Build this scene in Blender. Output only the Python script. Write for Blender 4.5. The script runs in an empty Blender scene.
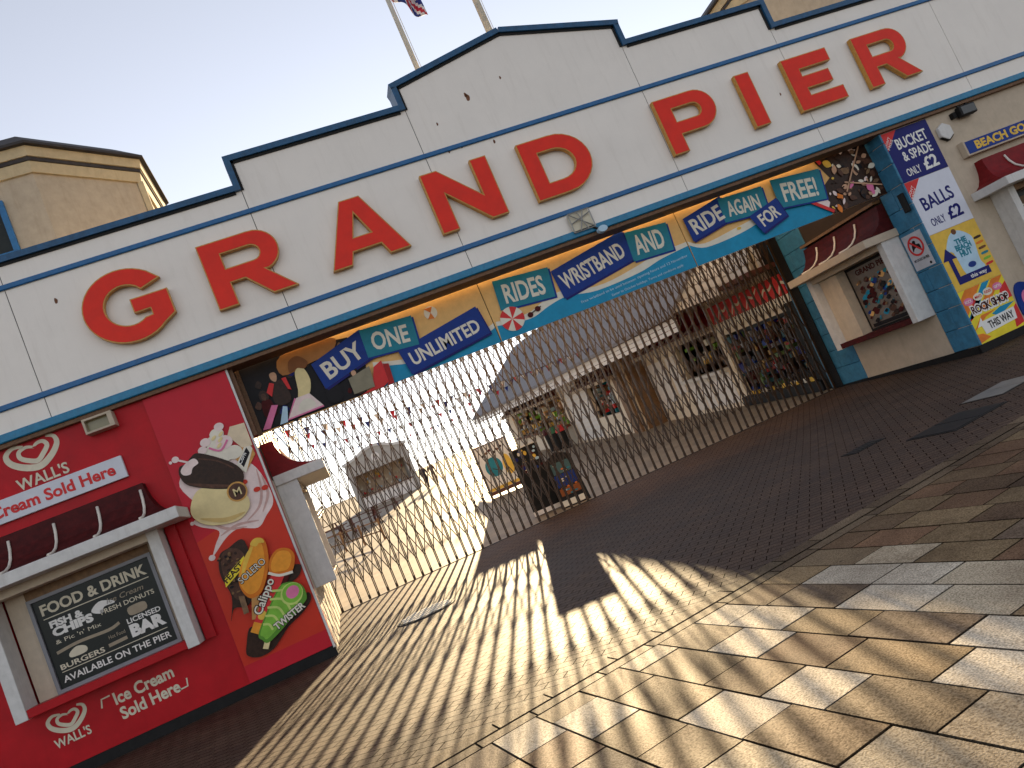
import bpy, bmesh, math, random
from math import sin, cos, pi, radians, tan
from mathutils import Vector, Matrix
from mathutils.geometry import tessellate_polygon
random.seed(7)
SC = bpy.context.scene
COL = SC.collection

# ------------------------------------------------------------------ frames
class Frame:
    """u runs along a wall, v is up, w points out of the wall."""
    def __init__(s, o, ux, n, uy=(0, 0, 1)):
        s.o = Vector(o); s.ux = Vector(ux); s.uy = Vector(uy); s.n = Vector(n)
    def p(s, u, v, w=0.0):
        return s.o + s.ux * u + s.uy * v + s.n * w
def FA(y): return Frame((0, y, 0), (1, 0, 0), (0, -1, 0))       # faces the square, u = x
def SW(x): return Frame((x, 0, 0), (0, -1, 0), (-1, 0, 0))      # faces left, u = -y
def SE(x): return Frame((x, 0, 0), (0, 1, 0), (1, 0, 0))        # faces right, u = y
WORLD = Frame((0, 0, 0), (1, 0, 0), (0, 0, 1), (0, 1, 0))       # u=x v=y w=z

# ------------------------------------------------------------------ materials
MATS = {}
def mat(name, col, rough=0.5, metal=0.0, var=0.12, scale=6.0, bump=0.0, bscale=40.0, spec=0.4, grime=0.0, emit=0.0):
    if name in MATS: return MATS[name]
    if name.startswith(('print_', 'poster_', 'ink_', 'sign_', 'awning', 'wall_', 'plinth', 'board_', 'roof', 'tower')) and spec == .4: spec = .16
    m = bpy.data.materials.new(name); m.use_nodes = True
    nt = m.node_tree; N = nt.nodes; L = nt.links
    b = N['Principled BSDF']
    b.inputs['Roughness'].default_value = rough
    b.inputs['Metallic'].default_value = metal
    b.inputs['Specular IOR Level'].default_value = spec
    g = N.new('ShaderNodeNewGeometry')
    nz = N.new('ShaderNodeTexNoise'); nz.inputs['Scale'].default_value = scale; nz.inputs['Detail'].default_value = 6
    nz.inputs['Roughness'].default_value = .65
    L.new(g.outputs['Position'], nz.inputs['Vector'])
    rp = N.new('ShaderNodeValToRGB')
    lo = [max(0, c * (1 - var)) for c in col]; hi = [min(1, c * (1 + var)) for c in col]
    rp.color_ramp.elements[0].position = .3; rp.color_ramp.elements[0].color = (*lo, 1)
    rp.color_ramp.elements[1].position = .7; rp.color_ramp.elements[1].color = (*hi, 1)
    L.new(nz.outputs['Fac'], rp.inputs['Fac'])
    out = rp.outputs['Color']
    if grime > 0:
        mp = N.new('ShaderNodeMapping'); mp.inputs['Scale'].default_value = (5.0, 5.0, .55)
        L.new(g.outputs['Position'], mp.inputs['Vector'])
        n2 = N.new('ShaderNodeTexNoise'); n2.inputs['Scale'].default_value = 1.6; n2.inputs['Detail'].default_value = 8
        n2.inputs['Roughness'].default_value = .7
        L.new(mp.outputs['Vector'], n2.inputs['Vector'])
        r2 = N.new('ShaderNodeValToRGB')
        r2.color_ramp.elements[0].position = .52; r2.color_ramp.elements[0].color = (0, 0, 0, 1)
        r2.color_ramp.elements[1].position = .78; r2.color_ramp.elements[1].color = (grime, grime, grime, 1)
        L.new(n2.outputs['Fac'], r2.inputs['Fac'])
        mx = N.new('ShaderNodeMix'); mx.data_type = 'RGBA'
        L.new(r2.outputs['Color'], mx.inputs['Factor'])
        L.new(out, mx.inputs['A'])
        mx.inputs['B'].default_value = (col[0] * .42, col[1] * .36, col[2] * .28, 1)
        out = mx.outputs['Result']
    L.new(out, b.inputs['Base Color'])
    rr = N.new('ShaderNodeMapRange'); rr.inputs['To Min'].default_value = max(.03, rough - .08); rr.inputs['To Max'].default_value = min(1, rough + .1)
    L.new(nz.outputs['Fac'], rr.inputs['Value']); L.new(rr.outputs['Result'], b.inputs['Roughness'])
    if bump > 0:
        n3 = N.new('ShaderNodeTexNoise'); n3.inputs['Scale'].default_value = bscale; n3.inputs['Detail'].default_value = 5
        L.new(g.outputs['Position'], n3.inputs['Vector'])
        bp = N.new('ShaderNodeBump'); bp.inputs['Strength'].default_value = bump; bp.inputs['Distance'].default_value = .01
        L.new(n3.outputs['Fac'], bp.inputs['Height']); L.new(bp.outputs['Normal'], b.inputs['Normal'])
    MATS[name] = m
    return m

WHITE = mat('fascia_white', (.83, .765, .69), .5, var=.035, scale=1.2, bump=.06, bscale=18, grime=.14)
BLUE = mat('trim_blue', (.012, .115, .29), .38, var=.2, scale=14, grime=.3)
TEALBLUE = mat('trim_teal', (.012, .18, .33), .38, var=.2, scale=14, grime=.3)
BLACKLINE = mat('dark_gap', (.012, .012, .012), .8)
SOFFIT = mat('soffit_wood', (.16, .085, .045), .7, var=.35, scale=30)
RED = mat('letter_red', (.74, .026, .010), .36, var=.09, scale=3, spec=.2)
GOLD = mat('letter_gold', (.55, .27, .05), .45, var=.25, scale=18)
WALLRED = mat('wall_red', (.44, .007, .013), .38, var=.16, scale=2.2, bump=.05, bscale=25, grime=.22)
POSTERRED = mat('poster_red', (.52, .014, .028), .35, var=.1, scale=1.2)
POSTERORANGE = mat('poster_orange_red', (.56, .035, .016), .35, var=.1, scale=1.2)
MAROON = mat('awning_maroon', (.062, .007, .007), .6, var=.4, scale=9, bump=.3, bscale=70)
AWNRED = mat('awning_red', (.18, .010, .012), .55, var=.25, scale=9)
RIB = mat('rib_white', (.68, .62, .54), .5, var=.1)
BEAM = mat('beam_white', (.62, .60, .57), .5, var=.1, scale=8, grime=.35)
CREAM = mat('render_cream', (.60, .50, .38), .7, var=.1, scale=5, bump=.15, bscale=60, grime=.3)
CREAMR = mat('wall_cream', (.50, .41, .31), .7, var=.1, scale=4, bump=.12, bscale=60, grime=.25)
BLOCK = mat('block_blue', (.035, .17, .29), .6, var=.25, scale=7, bump=.2, bscale=50)
BLACK = mat('plinth_black', (.012, .011, .011), .55, var=.3, bump=.2)
STEEL = mat('frame_grey', (.22, .22, .24), .4, var=.1)
DARKGLASS = mat('board_dark', (.012, .016, .015), .3, var=.2, spec=.2)
INKWHITE = mat('ink_white', (.78, .76, .72), .5, var=.05)
INKCREAM = mat('ink_cream', (.66, .60, .46), .5, var=.1)
INKBROWN = mat('ink_faded', (.34, .28, .2), .55, var=.15)
NAVY = mat('print_navy', (.008, .010, .13), .4, var=.12)
BANNERBLUE = mat('print_blue', (.006, .034, .22), .4, var=.15)
TEAL = mat('print_teal', (.018, .20, .27), .42, var=.12)
SEABLUE = mat('print_sea', (.012, .25, .43), .42, var=.12)
SAND = mat('print_sand', (.74, .44, .16), .45, var=.1)
FOAM = mat('print_foam', (.74, .68, .56), .45, var=.08)
ORANGE = mat('print_orange', (.72, .20, .03), .45, var=.15)
PRINTRED = mat('print_red', (.62, .035, .035), .42, var=.1)
YELLOW = mat('print_yellow', (.74, .47, .07), .42, var=.1)
BRIGHTY = mat('print_bright_yellow', (.78, .62, .04), .42, var=.1)
LILAC = mat('sign_white', (.66, .67, .74), .42, var=.04)
PALEBLUE = mat('print_pale_blue', (.45, .62, .74), .45, var=.1)
PINK = mat('print_pink', (.70, .18, .34), .45, var=.15)
GREEN = mat('print_green', (.20, .45, .05), .45, var=.2)
CHOC = mat('print_chocolate', (.035, .016, .010), .35, var=.4, scale=20)
CHOC2 = mat('print_milk_chocolate', (.09, .04, .025), .4, var=.4, scale=16)
VANILLA = mat('print_vanilla', (.74, .60, .30), .45, var=.1)
MILK = mat('print_milk', (.78, .62, .58), .45, var=.12)
MANGO = mat('print_mango', (.78, .30, .03), .45, var=.15)
SKIN = mat('print_skin', (.55, .32, .2), .5, var=.2)
BLACKPRINT = mat('print_black', (.010, .008, .010), .45, var=.4)
GATEMAT = mat('gate_brown', (.034, .017, .007), .4, metal=.2, var=.4, scale=20)
CONCRETE = mat('kiosk_grey', (.42, .40, .37), .7, var=.12, scale=6, bump=.15, grime=.4)
SLATE = mat('roof_shingle', (.20, .19, .20), .65, var=.2, scale=12, bump=.3, bscale=18)
LEAD = mat('tower_roof', (.045, .04, .04), .6, var=.3)
WHITEBOARD = mat('board_white', (.76, .73, .70), .55, var=.08)
TIMBER = mat('timber_brown', (.20, .11, .05), .6, var=.35, scale=12)
DARKWOOD = mat('timber_red_brown', (.10, .03, .022), .6, var=.35, scale=12)
POLE = mat('pole_paint', (.62, .56, .46), .4, var=.1)
IRON = mat('iron_grey', (.30, .29, .27), .45, metal=.5, var=.2)
DARKIRON = mat('iron_dark', (.010, .009, .009), .6, metal=.2, var=.3)
CLOTHDARK = mat('cloth_dark', (.02, .02, .025), .8)
CLOTHTAN = mat('cloth_brown', (.16, .09, .06), .8)
FLAGBLUE = mat('flag_blue', (.02, .035, .2), .7); FLAGRED = mat('flag_red', (.5, .02, .04), .7); FLAGWHITE = mat('flag_white', (.72, .70, .68), .7)
RUST = mat('rust_chip', (.16, .065, .03), .8, var=.4)

# ------------------------------------------------------------------ mesh builder
class MB:
    def __init__(s, fr=None): s.bm = bmesh.new(); s.fr = fr or WORLD
    def face(s, pts):
        vs = [s.bm.verts.new(p) for p in pts]
        try: return s.bm.faces.new(vs)
        except ValueError: return None
    def box(s, u0, u1, v0, v1, w0, w1, fr=None):
        f = fr or s.fr
        c = [s.bm.verts.new(f.p(u, v, w)) for w in (w0, w1) for v in (v0, v1) for u in (u0, u1)]
        for a in ((0, 1, 3, 2), (4, 6, 7, 5), (0, 4, 5, 1), (2, 3, 7, 6), (0, 2, 6, 4), (1, 5, 7, 3)):
            s.bm.faces.new([c[i] for i in a])
        return s
    def prism(s, polys, w0, w1, fr=None):
        """filled outline (first poly) with holes (others) from w0 to w1"""
        f = fr or s.fr
        if not isinstance(polys[0][0], (tuple, list)): polys = [polys]
        tri = tessellate_polygon([[Vector((u, v, 0)) for u, v in p] for p in polys])
        flat = [q for p in polys for q in p]
        lo = [s.bm.verts.new(f.p(u, v, w0)) for u, v in flat]
        hi = [s.bm.verts.new(f.p(u, v, w1)) for u, v in flat]
        for t in tri:
            try:
                s.bm.faces.new([hi[i] for i in t]); s.bm.faces.new([lo[i] for i in reversed(t)])
            except ValueError: pass
        k = 0
        for p in polys:
            n = len(p)
            for i in range(n):
                a, b = k + i, k + (i + 1) % n
                try: s.bm.faces.new((lo[a], lo[b], hi[b], hi[a]))
                except ValueError: pass
            k += n
        return s
    def tube(s, pts, r, n=8, caps=True):
        pts = [Vector(p) for p in pts]
        rr = r if isinstance(r, (list, tuple)) else [r] * len(pts)
        rings = []
        for i, p in enumerate(pts):
            d = (pts[min(i + 1, len(pts) - 1)] - pts[max(i - 1, 0)]).normalized()
            a = d.cross(Vector((0, 0, 1)));
            if a.length < .05: a = d.cross(Vector((1, 0, 0)))
            a.normalize(); b = d.cross(a).normalized()
            rings.append([s.bm.verts.new(p + (a * cos(2 * pi * k / n) + b * sin(2 * pi * k / n)) * rr[i]) for k in range(n)])
        for A, B in zip(rings, rings[1:]):
            for k in range(n): s.bm.faces.new((A[k], A[(k + 1) % n], B[(k + 1) % n], B[k]))
        if caps:
            s.bm.faces.new(rings[0][::-1]); s.bm.faces.new(rings[-1])
        return s
    def bar(s, a, b, wx, wy):
        """square bar from a to b"""
        a, b = Vector(a), Vector(b); d = (b - a).normalized()
        x = d.cross(Vector((0, 1, 0)))
        if x.length < .05: x = Vector((1, 0, 0))
        x.normalize(); y = d.cross(x).normalized()
        c = [s.bm.verts.new(q + x * sx * wx / 2 + y * sy * wy / 2) for q in (a, b) for sx, sy in ((-1, -1), (1, -1), (1, 1), (-1, 1))]
        for f in ((3, 2, 1, 0), (4, 5, 6, 7), (0, 1, 5, 4), (1, 2, 6, 5), (2, 3, 7, 6), (3, 0, 4, 7)): s.bm.faces.new([c[i] for i in f])
        return s
    def loft(s, rings, closed=True, caps=True):
        R = [[s.bm.verts.new(p) for p in r] for r in rings]
        n = len(R[0])
        for A, B in zip(R, R[1:]):
            for k in range(n if closed else n - 1): s.bm.faces.new((A[k], A[(k + 1) % n], B[(k + 1) % n], B[k]))
        if caps and closed:
            s.bm.faces.new(R[0][::-1]); s.bm.faces.new(R[-1])
        return s
    def build(s, name, m, parent=None, bevel=0, smooth=False, mats=None):
        bm = s.bm
        bmesh.ops.recalc_face_normals(bm, faces=bm.faces[:])
        if bevel > 0:
            e = [x for x in bm.edges if len(x.link_faces) == 2 and x.calc_face_angle(0) > .5]
            if e: bmesh.ops.bevel(bm, geom=e, offset=bevel, segments=1, affect='EDGES')
        off = WLOC.get(parent.name, Vector()) if parent else Vector()
        base = Vector()
        if not parent:
            if len(bm.verts):
                xs = [v.co for v in bm.verts]
                base = Vector(((min(v.x for v in xs) + max(v.x for v in xs)) / 2, (min(v.y for v in xs) + max(v.y for v in xs)) / 2, min(v.z for v in xs)))
        for v in bm.verts: v.co -= off + base
        me = bpy.data.meshes.new(name); bm.to_mesh(me); bm.free()
        for mm in (mats or [m]): me.materials.append(mm)
        if smooth:
            for p in me.polygons: p.use_smooth = True
        o = bpy.data.objects.new(name, me); COL.objects.link(o)
        if parent: o.parent = parent
        o.location = base
        WLOC[o.name] = off + base if not parent else off
        return o
WLOC = {}
def tag(o, label=None, cat=None, group=None, kind=None):
    if label: o['label'] = label
    if cat: o['category'] = cat
    if group: o['group'] = group
    if kind: o['kind'] = kind
    return o
def thing(name, loc, label, cat, group=None):
    o = bpy.data.objects.new(name, None); COL.objects.link(o); o.location = loc; o.empty_display_size = .3
    WLOC[o.name] = Vector(loc)
    return tag(o, label, cat, group)

def spline(pts, n=6, closed=True):
    P = [Vector((a, b, 0)) for a, b in pts]; out = []; N = len(P)
    rng = range(N if closed else N - 1)
    for i in rng:
        if closed: p0, p1, p2, p3 = P[i - 1], P[i], P[(i + 1) % N], P[(i + 2) % N]
        else: p0, p1, p2, p3 = P[max(i - 1, 0)], P[i], P[i + 1], P[min(i + 2, N - 1)]
        for k in range(n):
            t = k / n
            q = .5 * ((2 * p1) + (p2 - p0) * t + (2 * p0 - 5 * p1 + 4 * p2 - p3) * t * t + (3 * p1 - p0 - 3 * p2 + p3) * t ** 3)
            out.append((q.x, q.y))
    if not closed: out.append(pts[-1])
    return out
def ellipse(cx, cy, rx, ry, n=24, rot=0):
    c, s = cos(rot), sin(rot)
    return [(cx + rx * cos(2 * pi * k / n) * c - ry * sin(2 * pi * k / n) * s, cy + rx * cos(2 * pi * k / n) * s + ry * sin(2 * pi * k / n) * c) for k in range(n)]
def rect(u0, u1, v0, v1): return [(u0, v0), (u1, v0), (u1, v1), (u0, v1)]
def ribbon(pts, width):
    """closed outline of a stroke along pts, width a number or a list"""
    n = len(pts); w = width if isinstance(width, (list, tuple)) else [width] * n
    Lf, Rt = [], []
    for i in range(n):
        a, b = pts[max(i - 1, 0)], pts[min(i + 1, n - 1)]
        dx, dy = b[0] - a[0], b[1] - a[1]; l = math.hypot(dx, dy) or 1
        nx, ny = -dy / l * w[i] / 2, dx / l * w[i] / 2
        Lf.append((pts[i][0] + nx, pts[i][1] + ny)); Rt.append((pts[i][0] - nx, pts[i][1] - ny))
    return Lf + Rt[::-1]
def flat(parent, name, polys, fr, w, m, t=.003):
    return MB(fr).prism(polys, w, w + t).build(name, m, parent)

# text -> 2D triangles in a frame
def text(parent, name, s, u, v, h, fr, w, m, rot=0.0, width=None, bold=.0, align='LEFT', t=.003, shear=0.0, skip=0, jitter=0.0):
    """cap height h, lower left (or centre) at (u, v); width squeezes the line to that length"""
    cu = bpy.data.curves.new('t', 'FONT'); cu.body = s; cu.size = 1.0; cu.align_x = 'LEFT'; cu.offset = bold; cu.resolution_u = 3
    cu.shear = shear
    ob = bpy.data.objects.new('t', cu); COL.objects.link(ob)
    dg = bpy.context.evaluated_depsgraph_get(); dg.update()
    me = bpy.data.meshes.new_from_object(ob.evaluated_get(dg))
    COL.objects.unlink(ob); bpy.data.objects.remove(ob); bpy.data.curves.remove(cu)
    xs = [p.co.x for p in me.vertices]; x0, x1 = min(xs), max(xs)
    cap = .70
    sy = h / cap; sx = sy if width is None else width / (x1 - x0)
    W = (x1 - x0) * sx
    du = -W / 2 if align == 'CENTER' else 0
    c, sn = cos(rot), sin(rot)
    bm = bmesh.new(); vv = []
    for q in me.vertices:
        a = (q.co.x - x0) * sx + du; b = q.co.y * sy
        vv.append((u + a * c - b * sn, v + a * sn + b * c))
    lo = [bm.verts.new(fr.p(a, b, w)) for a, b in vv]; hi = [bm.verts.new(fr.p(a, b, w + t)) for a, b in vv]
    cnt = {}
    for p in me.polygons:
        ids = list(p.vertices)
        try: bm.faces.new([hi[i] for i in ids])
        except ValueError: pass
        for i, j in zip(ids, ids[1:] + ids[:1]): cnt[(i, j)] = 1
    for (i, j) in list(cnt):
        if (j, i) not in cnt:
            try: bm.faces.new((lo[i], lo[j], hi[j], hi[i]))
            except ValueError: pass
    bpy.data.meshes.remove(me)
    b = MB(); b.bm.free(); b.bm = bm
    return b.build(name, m, parent)

# =================================================================== SETTING
def gz(x, y):
    """height of the paving"""
    if y >= 17.7: return .05 * (y - 17.7)
    if y > 13.0: return -.13 * (17.7 - y) / 4.7
    return -.13
KA = radians(9.6)                                   # direction of the kerb line
KD = (cos(KA), sin(KA)); KN = (-sin(KA), cos(KA)); KO = (-.13, 5.74)
def kp(a, b): return (KO[0] + KD[0] * a + KN[0] * b, KO[1] + KD[1] * a + KN[1] * b)

def ground_mat(name, kind):
    m = bpy.data.materials.new(name); m.use_nodes = True; nt = m.node_tree; N = nt.nodes; L = nt.links
    b = N['Principled BSDF']; g = N.new('ShaderNodeNewGeometry')
    mp = N.new('ShaderNodeMapping'); mp.vector_type = 'POINT'
    nz = N.new('ShaderNodeTexNoise'); nz.inputs['Scale'].default_value = 1.3; nz.inputs['Detail'].default_value = 8; nz.inputs['Roughness'].default_value = .7
    L.new(g.outputs['Position'], nz.inputs['Vector'])
    fine = N.new('ShaderNodeTexNoise'); fine.inputs['Scale'].default_value = 90; fine.inputs['Detail'].default_value = 4
    L.new(g.outputs['Position'], fine.inputs['Vector'])
    if kind == 'brick':
        mp.inputs['Rotation'].default_value = (0, 0, radians(35))
        L.new(g.outputs['Position'], mp.inputs['Vector'])
        br = N.new('ShaderNodeTexBrick'); br.inputs['Scale'].default_value = 1
        br.inputs['Brick Width'].default_value = .26; br.inputs['Row Height'].default_value = .13
        br.inputs['Mortar Size'].default_value = .006; br.inputs['Mortar Smooth'].default_value = .3
        br.inputs['Color1'].default_value = (.080, .042, .024, 1); br.inputs['Color2'].default_value = (.115, .065, .038, 1)
        br.inputs['Mortar'].default_value = (.020, .013, .009, 1); br.inputs['Bias'].default_value = -.1
        L.new(mp.outputs['Vector'], br.inputs['Vector'])
        basec = br.outputs['Color']; h1 = br.outputs['Fac']
        b.inputs['Roughness'].default_value = .5
    else:
        at = N.new('ShaderNodeAttribute'); at.attribute_name = 'tone'
        basec = at.outputs['Color']; h1 = None
    mx = N.new('ShaderNodeMix'); mx.data_type = 'RGBA'; mx.blend_type = 'MULTIPLY'; mx.inputs['Factor'].default_value = 1
    rp = N.new('ShaderNodeValToRGB'); rp.color_ramp.elements[0].position = .3; rp.color_ramp.elements[0].color = (.55, .5, .47, 1)
    rp.color_ramp.elements[1].position = .7; rp.color_ramp.elements[1].color = (1.2, 1.2, 1.2, 1)
    L.new(nz.outputs['Fac'], rp.inputs['Fac']); L.new(basec, mx.inputs['A']); L.new(rp.outputs['Color'], mx.inputs['B'])
    mx2 = N.new('ShaderNodeMix'); mx2.data_type = 'RGBA'; mx2.blend_type = 'MULTIPLY'; mx2.inputs['Factor'].default_value = 1
    rf = N.new('ShaderNodeValToRGB'); rf.color_ramp.elements[0].position = .32; rf.color_ramp.elements[0].color = (.45, .42, .38, 1)
    rf.color_ramp.elements[1].position = .62; rf.color_ramp.elements[1].color = (1.15, 1.15, 1.15, 1)
    L.new(fine.outputs['Fac'], rf.inputs['Fac']); L.new(mx.outputs['Result'], mx2.inputs['A']); L.new(rf.outputs['Color'], mx2.inputs['B'])
    # chewing gum and dirt spots
    vo = N.new('ShaderNodeTexVoronoi'); vo.inputs['Scale'].default_value = 3.1; vo.inputs['Randomness'].default_value = 1
    L.new(g.outputs['Position'], vo.inputs['Vector'])
    sp = N.new('ShaderNodeMapRange'); sp.inputs['From Min'].default_value = .035; sp.inputs['From Max'].default_value = .07; sp.inputs['To Min'].default_value = .35; sp.inputs['To Max'].default_value = 1
    L.new(vo.outputs['Distance'], sp.inputs['Value'])
    mx3 = N.new('ShaderNodeMix'); mx3.data_type = 'RGBA'; mx3.blend_type = 'MULTIPLY'; mx3.inputs['Factor'].default_value = 1
    L.new(mx2.outputs['Result'], mx3.inputs['A']); L.new(sp.outputs['Result'], mx3.inputs['B'])
    L.new(mx3.outputs['Result'], b.inputs['Base Color'])
    rr = N.new('ShaderNodeMapRange'); rr.inputs['To Min'].default_value = .60; rr.inputs['To Max'].default_value = .80
    L.new(nz.outputs['Fac'], rr.inputs['Value']); L.new(rr.outputs['Result'], b.inputs['Roughness'])
    b.inputs['Specular IOR Level'].default_value = .42 if kind == 'brick' else .14
    sm_ = N.new('ShaderNodeMapRange'); sm_.inputs['From Min'].default_value = .35; sm_.inputs['From Max'].default_value = .62
    sm_.inputs['To Min'].default_value = .16 if kind == 'brick' else .05; sm_.inputs['To Max'].default_value = .58 if kind == 'brick' else .22
    L.new(fine.outputs['Fac'], sm_.inputs['Value']); spv = sm_.outputs['Result']
    if h1:
        inv = N.new('ShaderNodeMath'); inv.operation = 'SUBTRACT'; inv.inputs[0].default_value = 1.0; L.new(h1, inv.inputs[1])
        ml = N.new('ShaderNodeMath'); ml.operation = 'MULTIPLY'; L.new(inv.outputs[0], ml.inputs[0]); L.new(spv, ml.inputs[1]); spv = ml.outputs[0]
    L.new(spv, b.inputs['Specular IOR Level'])
    bp = N.new('ShaderNodeBump'); bp.inputs['Strength'].default_value = .35; bp.inputs['Distance'].default_value = .006
    L.new(fine.outputs['Fac'], bp.inputs['Height'])
    if h1:
        b2 = N.new('ShaderNodeBump'); b2.inputs['Strength'].default_value = .10; b2.inputs['Distance'].default_value = .008; b2.invert = True
        L.new(h1, b2.inputs['Height']); L.new(bp.outputs['Normal'], b2.inputs['Normal']); L.new(b2.outputs['Normal'], b.inputs['Normal'])
    else: L.new(bp.outputs['Normal'], b.inputs['Normal'])
    return m
BRICK = ground_mat('brick_paving', 'brick'); SLAB = ground_mat('slab_paving', 'slab')
DECKMAT = mat('deck_concrete', (.30, .235, .165), .65, var=.3, scale=1.4, bump=.2, bscale=60, spec=.3)
BASEMAT = mat('ground_base', (.05, .045, .04), .8)

# base sheet under everything, reaching the horizon on the land side
b = MB(); b.face([(-3000, -3000, -.30), (3000, -3000, -.30), (3000, 19, -.30), (-3000, 19, -.30)])
tag(b.build('ground', BASEMAT), kind='structure')
# sea beyond
SEA = mat('sea_water', (.05, .09, .10), .18, var=.2, scale=.05, bump=.6, bscale=.6)
b = MB(); b.face([(-6000, 19, -6), (6000, 19, -6), (6000, 9000, -6), (-6000, 9000, -6)])
tag(b.build('sea', SEA), kind='structure')
# brick paving: sheet from the kerb line to the gate
b = MB()
xs = [-26 + i * 2 for i in range(29)]
def kerb_y(x): return KO[1] + (x - KO[0]) * tan(KA) + .16
prev = None
ys_t = [0, .35, .6, .8, 1]
for i, x in enumerate(xs):
    row = []
    y0 = kerb_y(x)
    yy = [y0, y0 + (13 - y0) * .5, 13.0, 15.0, 17.7]
    row = [b.bm.verts.new((x, y, gz(x, y))) for y in yy]
    if prev:
        for k in range(4): b.bm.faces.new((prev[k], row[k], row[k + 1], prev[k + 1]))
    prev = row
tag(b.build('brick_paving', BRICK), kind='structure')
# deck ramp behind the gate
b = MB(); b.face([(-7, 17.7, 0.0), (24, 17.7, 0.0), (24, 150, 6.6), (-7, 150, 6.6)])
b.face([(-7, 17.7, -.5), (-7, 17.7, 0), (-7, 150, 6.6), (-7, 150, -.5)])
tag(b.build('pier_deck', DECKMAT), kind='structure')
# slabs with real joints
b = MB(); tone = []
tones = [(.34, .24, .13), (.70, .62, .49), (.19, .12, .068), (.27, .18, .10), (.16, .10, .058), (.34, .25, .15), (.22, .16, .11), (.26, .15, .085), (.30, .21, .115), (.62, .52, .37), (.21, .14, .08)]
def slab(poly2, col, top=-.13):
    v = [b.bm.verts.new((p[0], p[1], top)) for p in poly2]
    w = [b.bm.verts.new((p[0], p[1], top - .02)) for p in poly2]
    f = b.bm.faces.new(v); tone.append(col)
    for i in range(len(v)):
        b.bm.faces.new((v[i], w[i], w[(i + 1) % len(v)], v[(i + 1) % len(v)])); tone.append([c * .25 for c in col])
a = -22.0
rs = random.Random(11)
G = .008
while a < 26:
    wdt = rs.choice([.36, .36, .37, .34, .40])
    bb = -.17 - rs.random() * .5
    first = True
    top = -.17
    while top > -13:
        ln = rs.choice([.5, .6, .7, .8, .55, .66])
        if first: ln = rs.uniform(.3, .75); first = False
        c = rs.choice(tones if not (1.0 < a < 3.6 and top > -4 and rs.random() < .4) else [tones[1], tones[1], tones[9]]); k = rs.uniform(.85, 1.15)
        if a > 4.2 and c[0] > .33: c = rs.choice([tones[2], tones[4], tones[7]])  # right-hand slabs get darker tones: the shade is put into their colour
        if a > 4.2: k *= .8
        z = -.13 + rs.uniform(-.002, .002)
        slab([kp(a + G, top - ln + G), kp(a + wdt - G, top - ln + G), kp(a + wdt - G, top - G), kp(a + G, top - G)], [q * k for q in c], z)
        top -= ln
    a += wdt
# border course along the kerb line
a = -22.0
while a < 26:
    ln = rs.choice([.45, .6, .75])
    c = rs.choice([(.20, .15, .095), (.24, .175, .11), (.17, .12, .075)])
    slab([kp(a + G, -.165 + G), kp(a + ln - G, -.165 + G), kp(a + ln - G, -.012), kp(a + G, -.012)], c)
    slab([kp(a + .2 + G, .012), kp(a + .2 + ln - G, .012), kp(a + .2 + ln - G, .20), kp(a + .2 + G, .20)], c, -.126)
    a += ln
bmesh.ops.recalc_face_normals
me = bpy.data.meshes.new('slab_pavement'); b.bm.normal_update(); b.bm.to_mesh(me); b.bm.free()
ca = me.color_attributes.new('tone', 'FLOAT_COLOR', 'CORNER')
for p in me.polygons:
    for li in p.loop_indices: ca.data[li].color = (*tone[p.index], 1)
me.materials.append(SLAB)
o = bpy.data.objects.new('slab_pavement', me); COL.objects.link(o); tag(o, kind='structure')
JOINT = mat('joint_sand', (.02, .015, .012), .9)
b = MB()
b.face([(*kp(-24, .25), -.147), (*kp(-24, -14), -.147), (*kp(28, -14), -.147), (*kp(28, .25), -.147)])
tag(b.build('slab_bedding', JOINT), kind='structure')
# headland far off on the left
HILL = mat('headland_green', (.10, .11, .045), .9, var=.5, scale=.05)
b = MB()
hp = []
for i in range(25):
    t = i / 24
    hp.append((-420 + t * 380, 700 + 60 * sin(t * 3), -6 + 42 * (sin(pi * min(1, t * 1.15)) ** .7 if t < .87 else 0) * (.8 + .2 * sin(t * 17))))
rows = [[(x, y - 60 * (1 - k), -6 + (z + 6) * k ** .6) for x, y, z in hp] for k in (0.0, .3, .7, 1.0)] + [[(x, y + 120, -6) for x, y, z in hp]]
b.loft(rows, closed=False, caps=False)
tag(b.build('headland', HILL, smooth=True), kind='structure')

# covers in the paving
def cover(poly, z, name, m, label, cat='cover', lines=None):
    t = thing(name, (poly[0][0], poly[0][1], z), label, cat)
    MB(WORLD).prism(poly, z, z + .008).build('plate', m, t)
    return t
mc = (.55, 13.05)
t = thing('manhole_cover', (mc[0], mc[1], -.125), 'light chequered metal manhole cover on the sunlit bricks before the gate', 'manhole cover')
zc = gz(0, 13.05)
MB().prism(ellipse(mc[0], mc[1], .50, .50, 32), zc - .02, zc + .012).build('rim', DARKIRON, t)
MB().prism(ellipse(mc[0], mc[1], .46, .46, 32), zc - .01, zc + .018).build('plate', DARKIRON, t)
bq = MB(); COVERPALE = mat('cover_pale', (.62, .58, .50), .45)
for i in range(-6, 7):
    for j in range(-6, 7):
        if (i + j) % 2 == 0 and math.hypot(i, j) < 4.6:
            bq.box(mc[0] + i * .09 - .045, mc[0] + i * .09 + .045, mc[1] + j * .09 - .045, mc[1] + j * .09 + .045, zc + .018, zc + .024)
bq.build('chequer_studs', COVERPALE, t)
def kpoly(a0, a1, b0, b1): return [kp(a0, b0), kp(a1, b0), kp(a1, b1), kp(a0, b1)]
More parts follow.
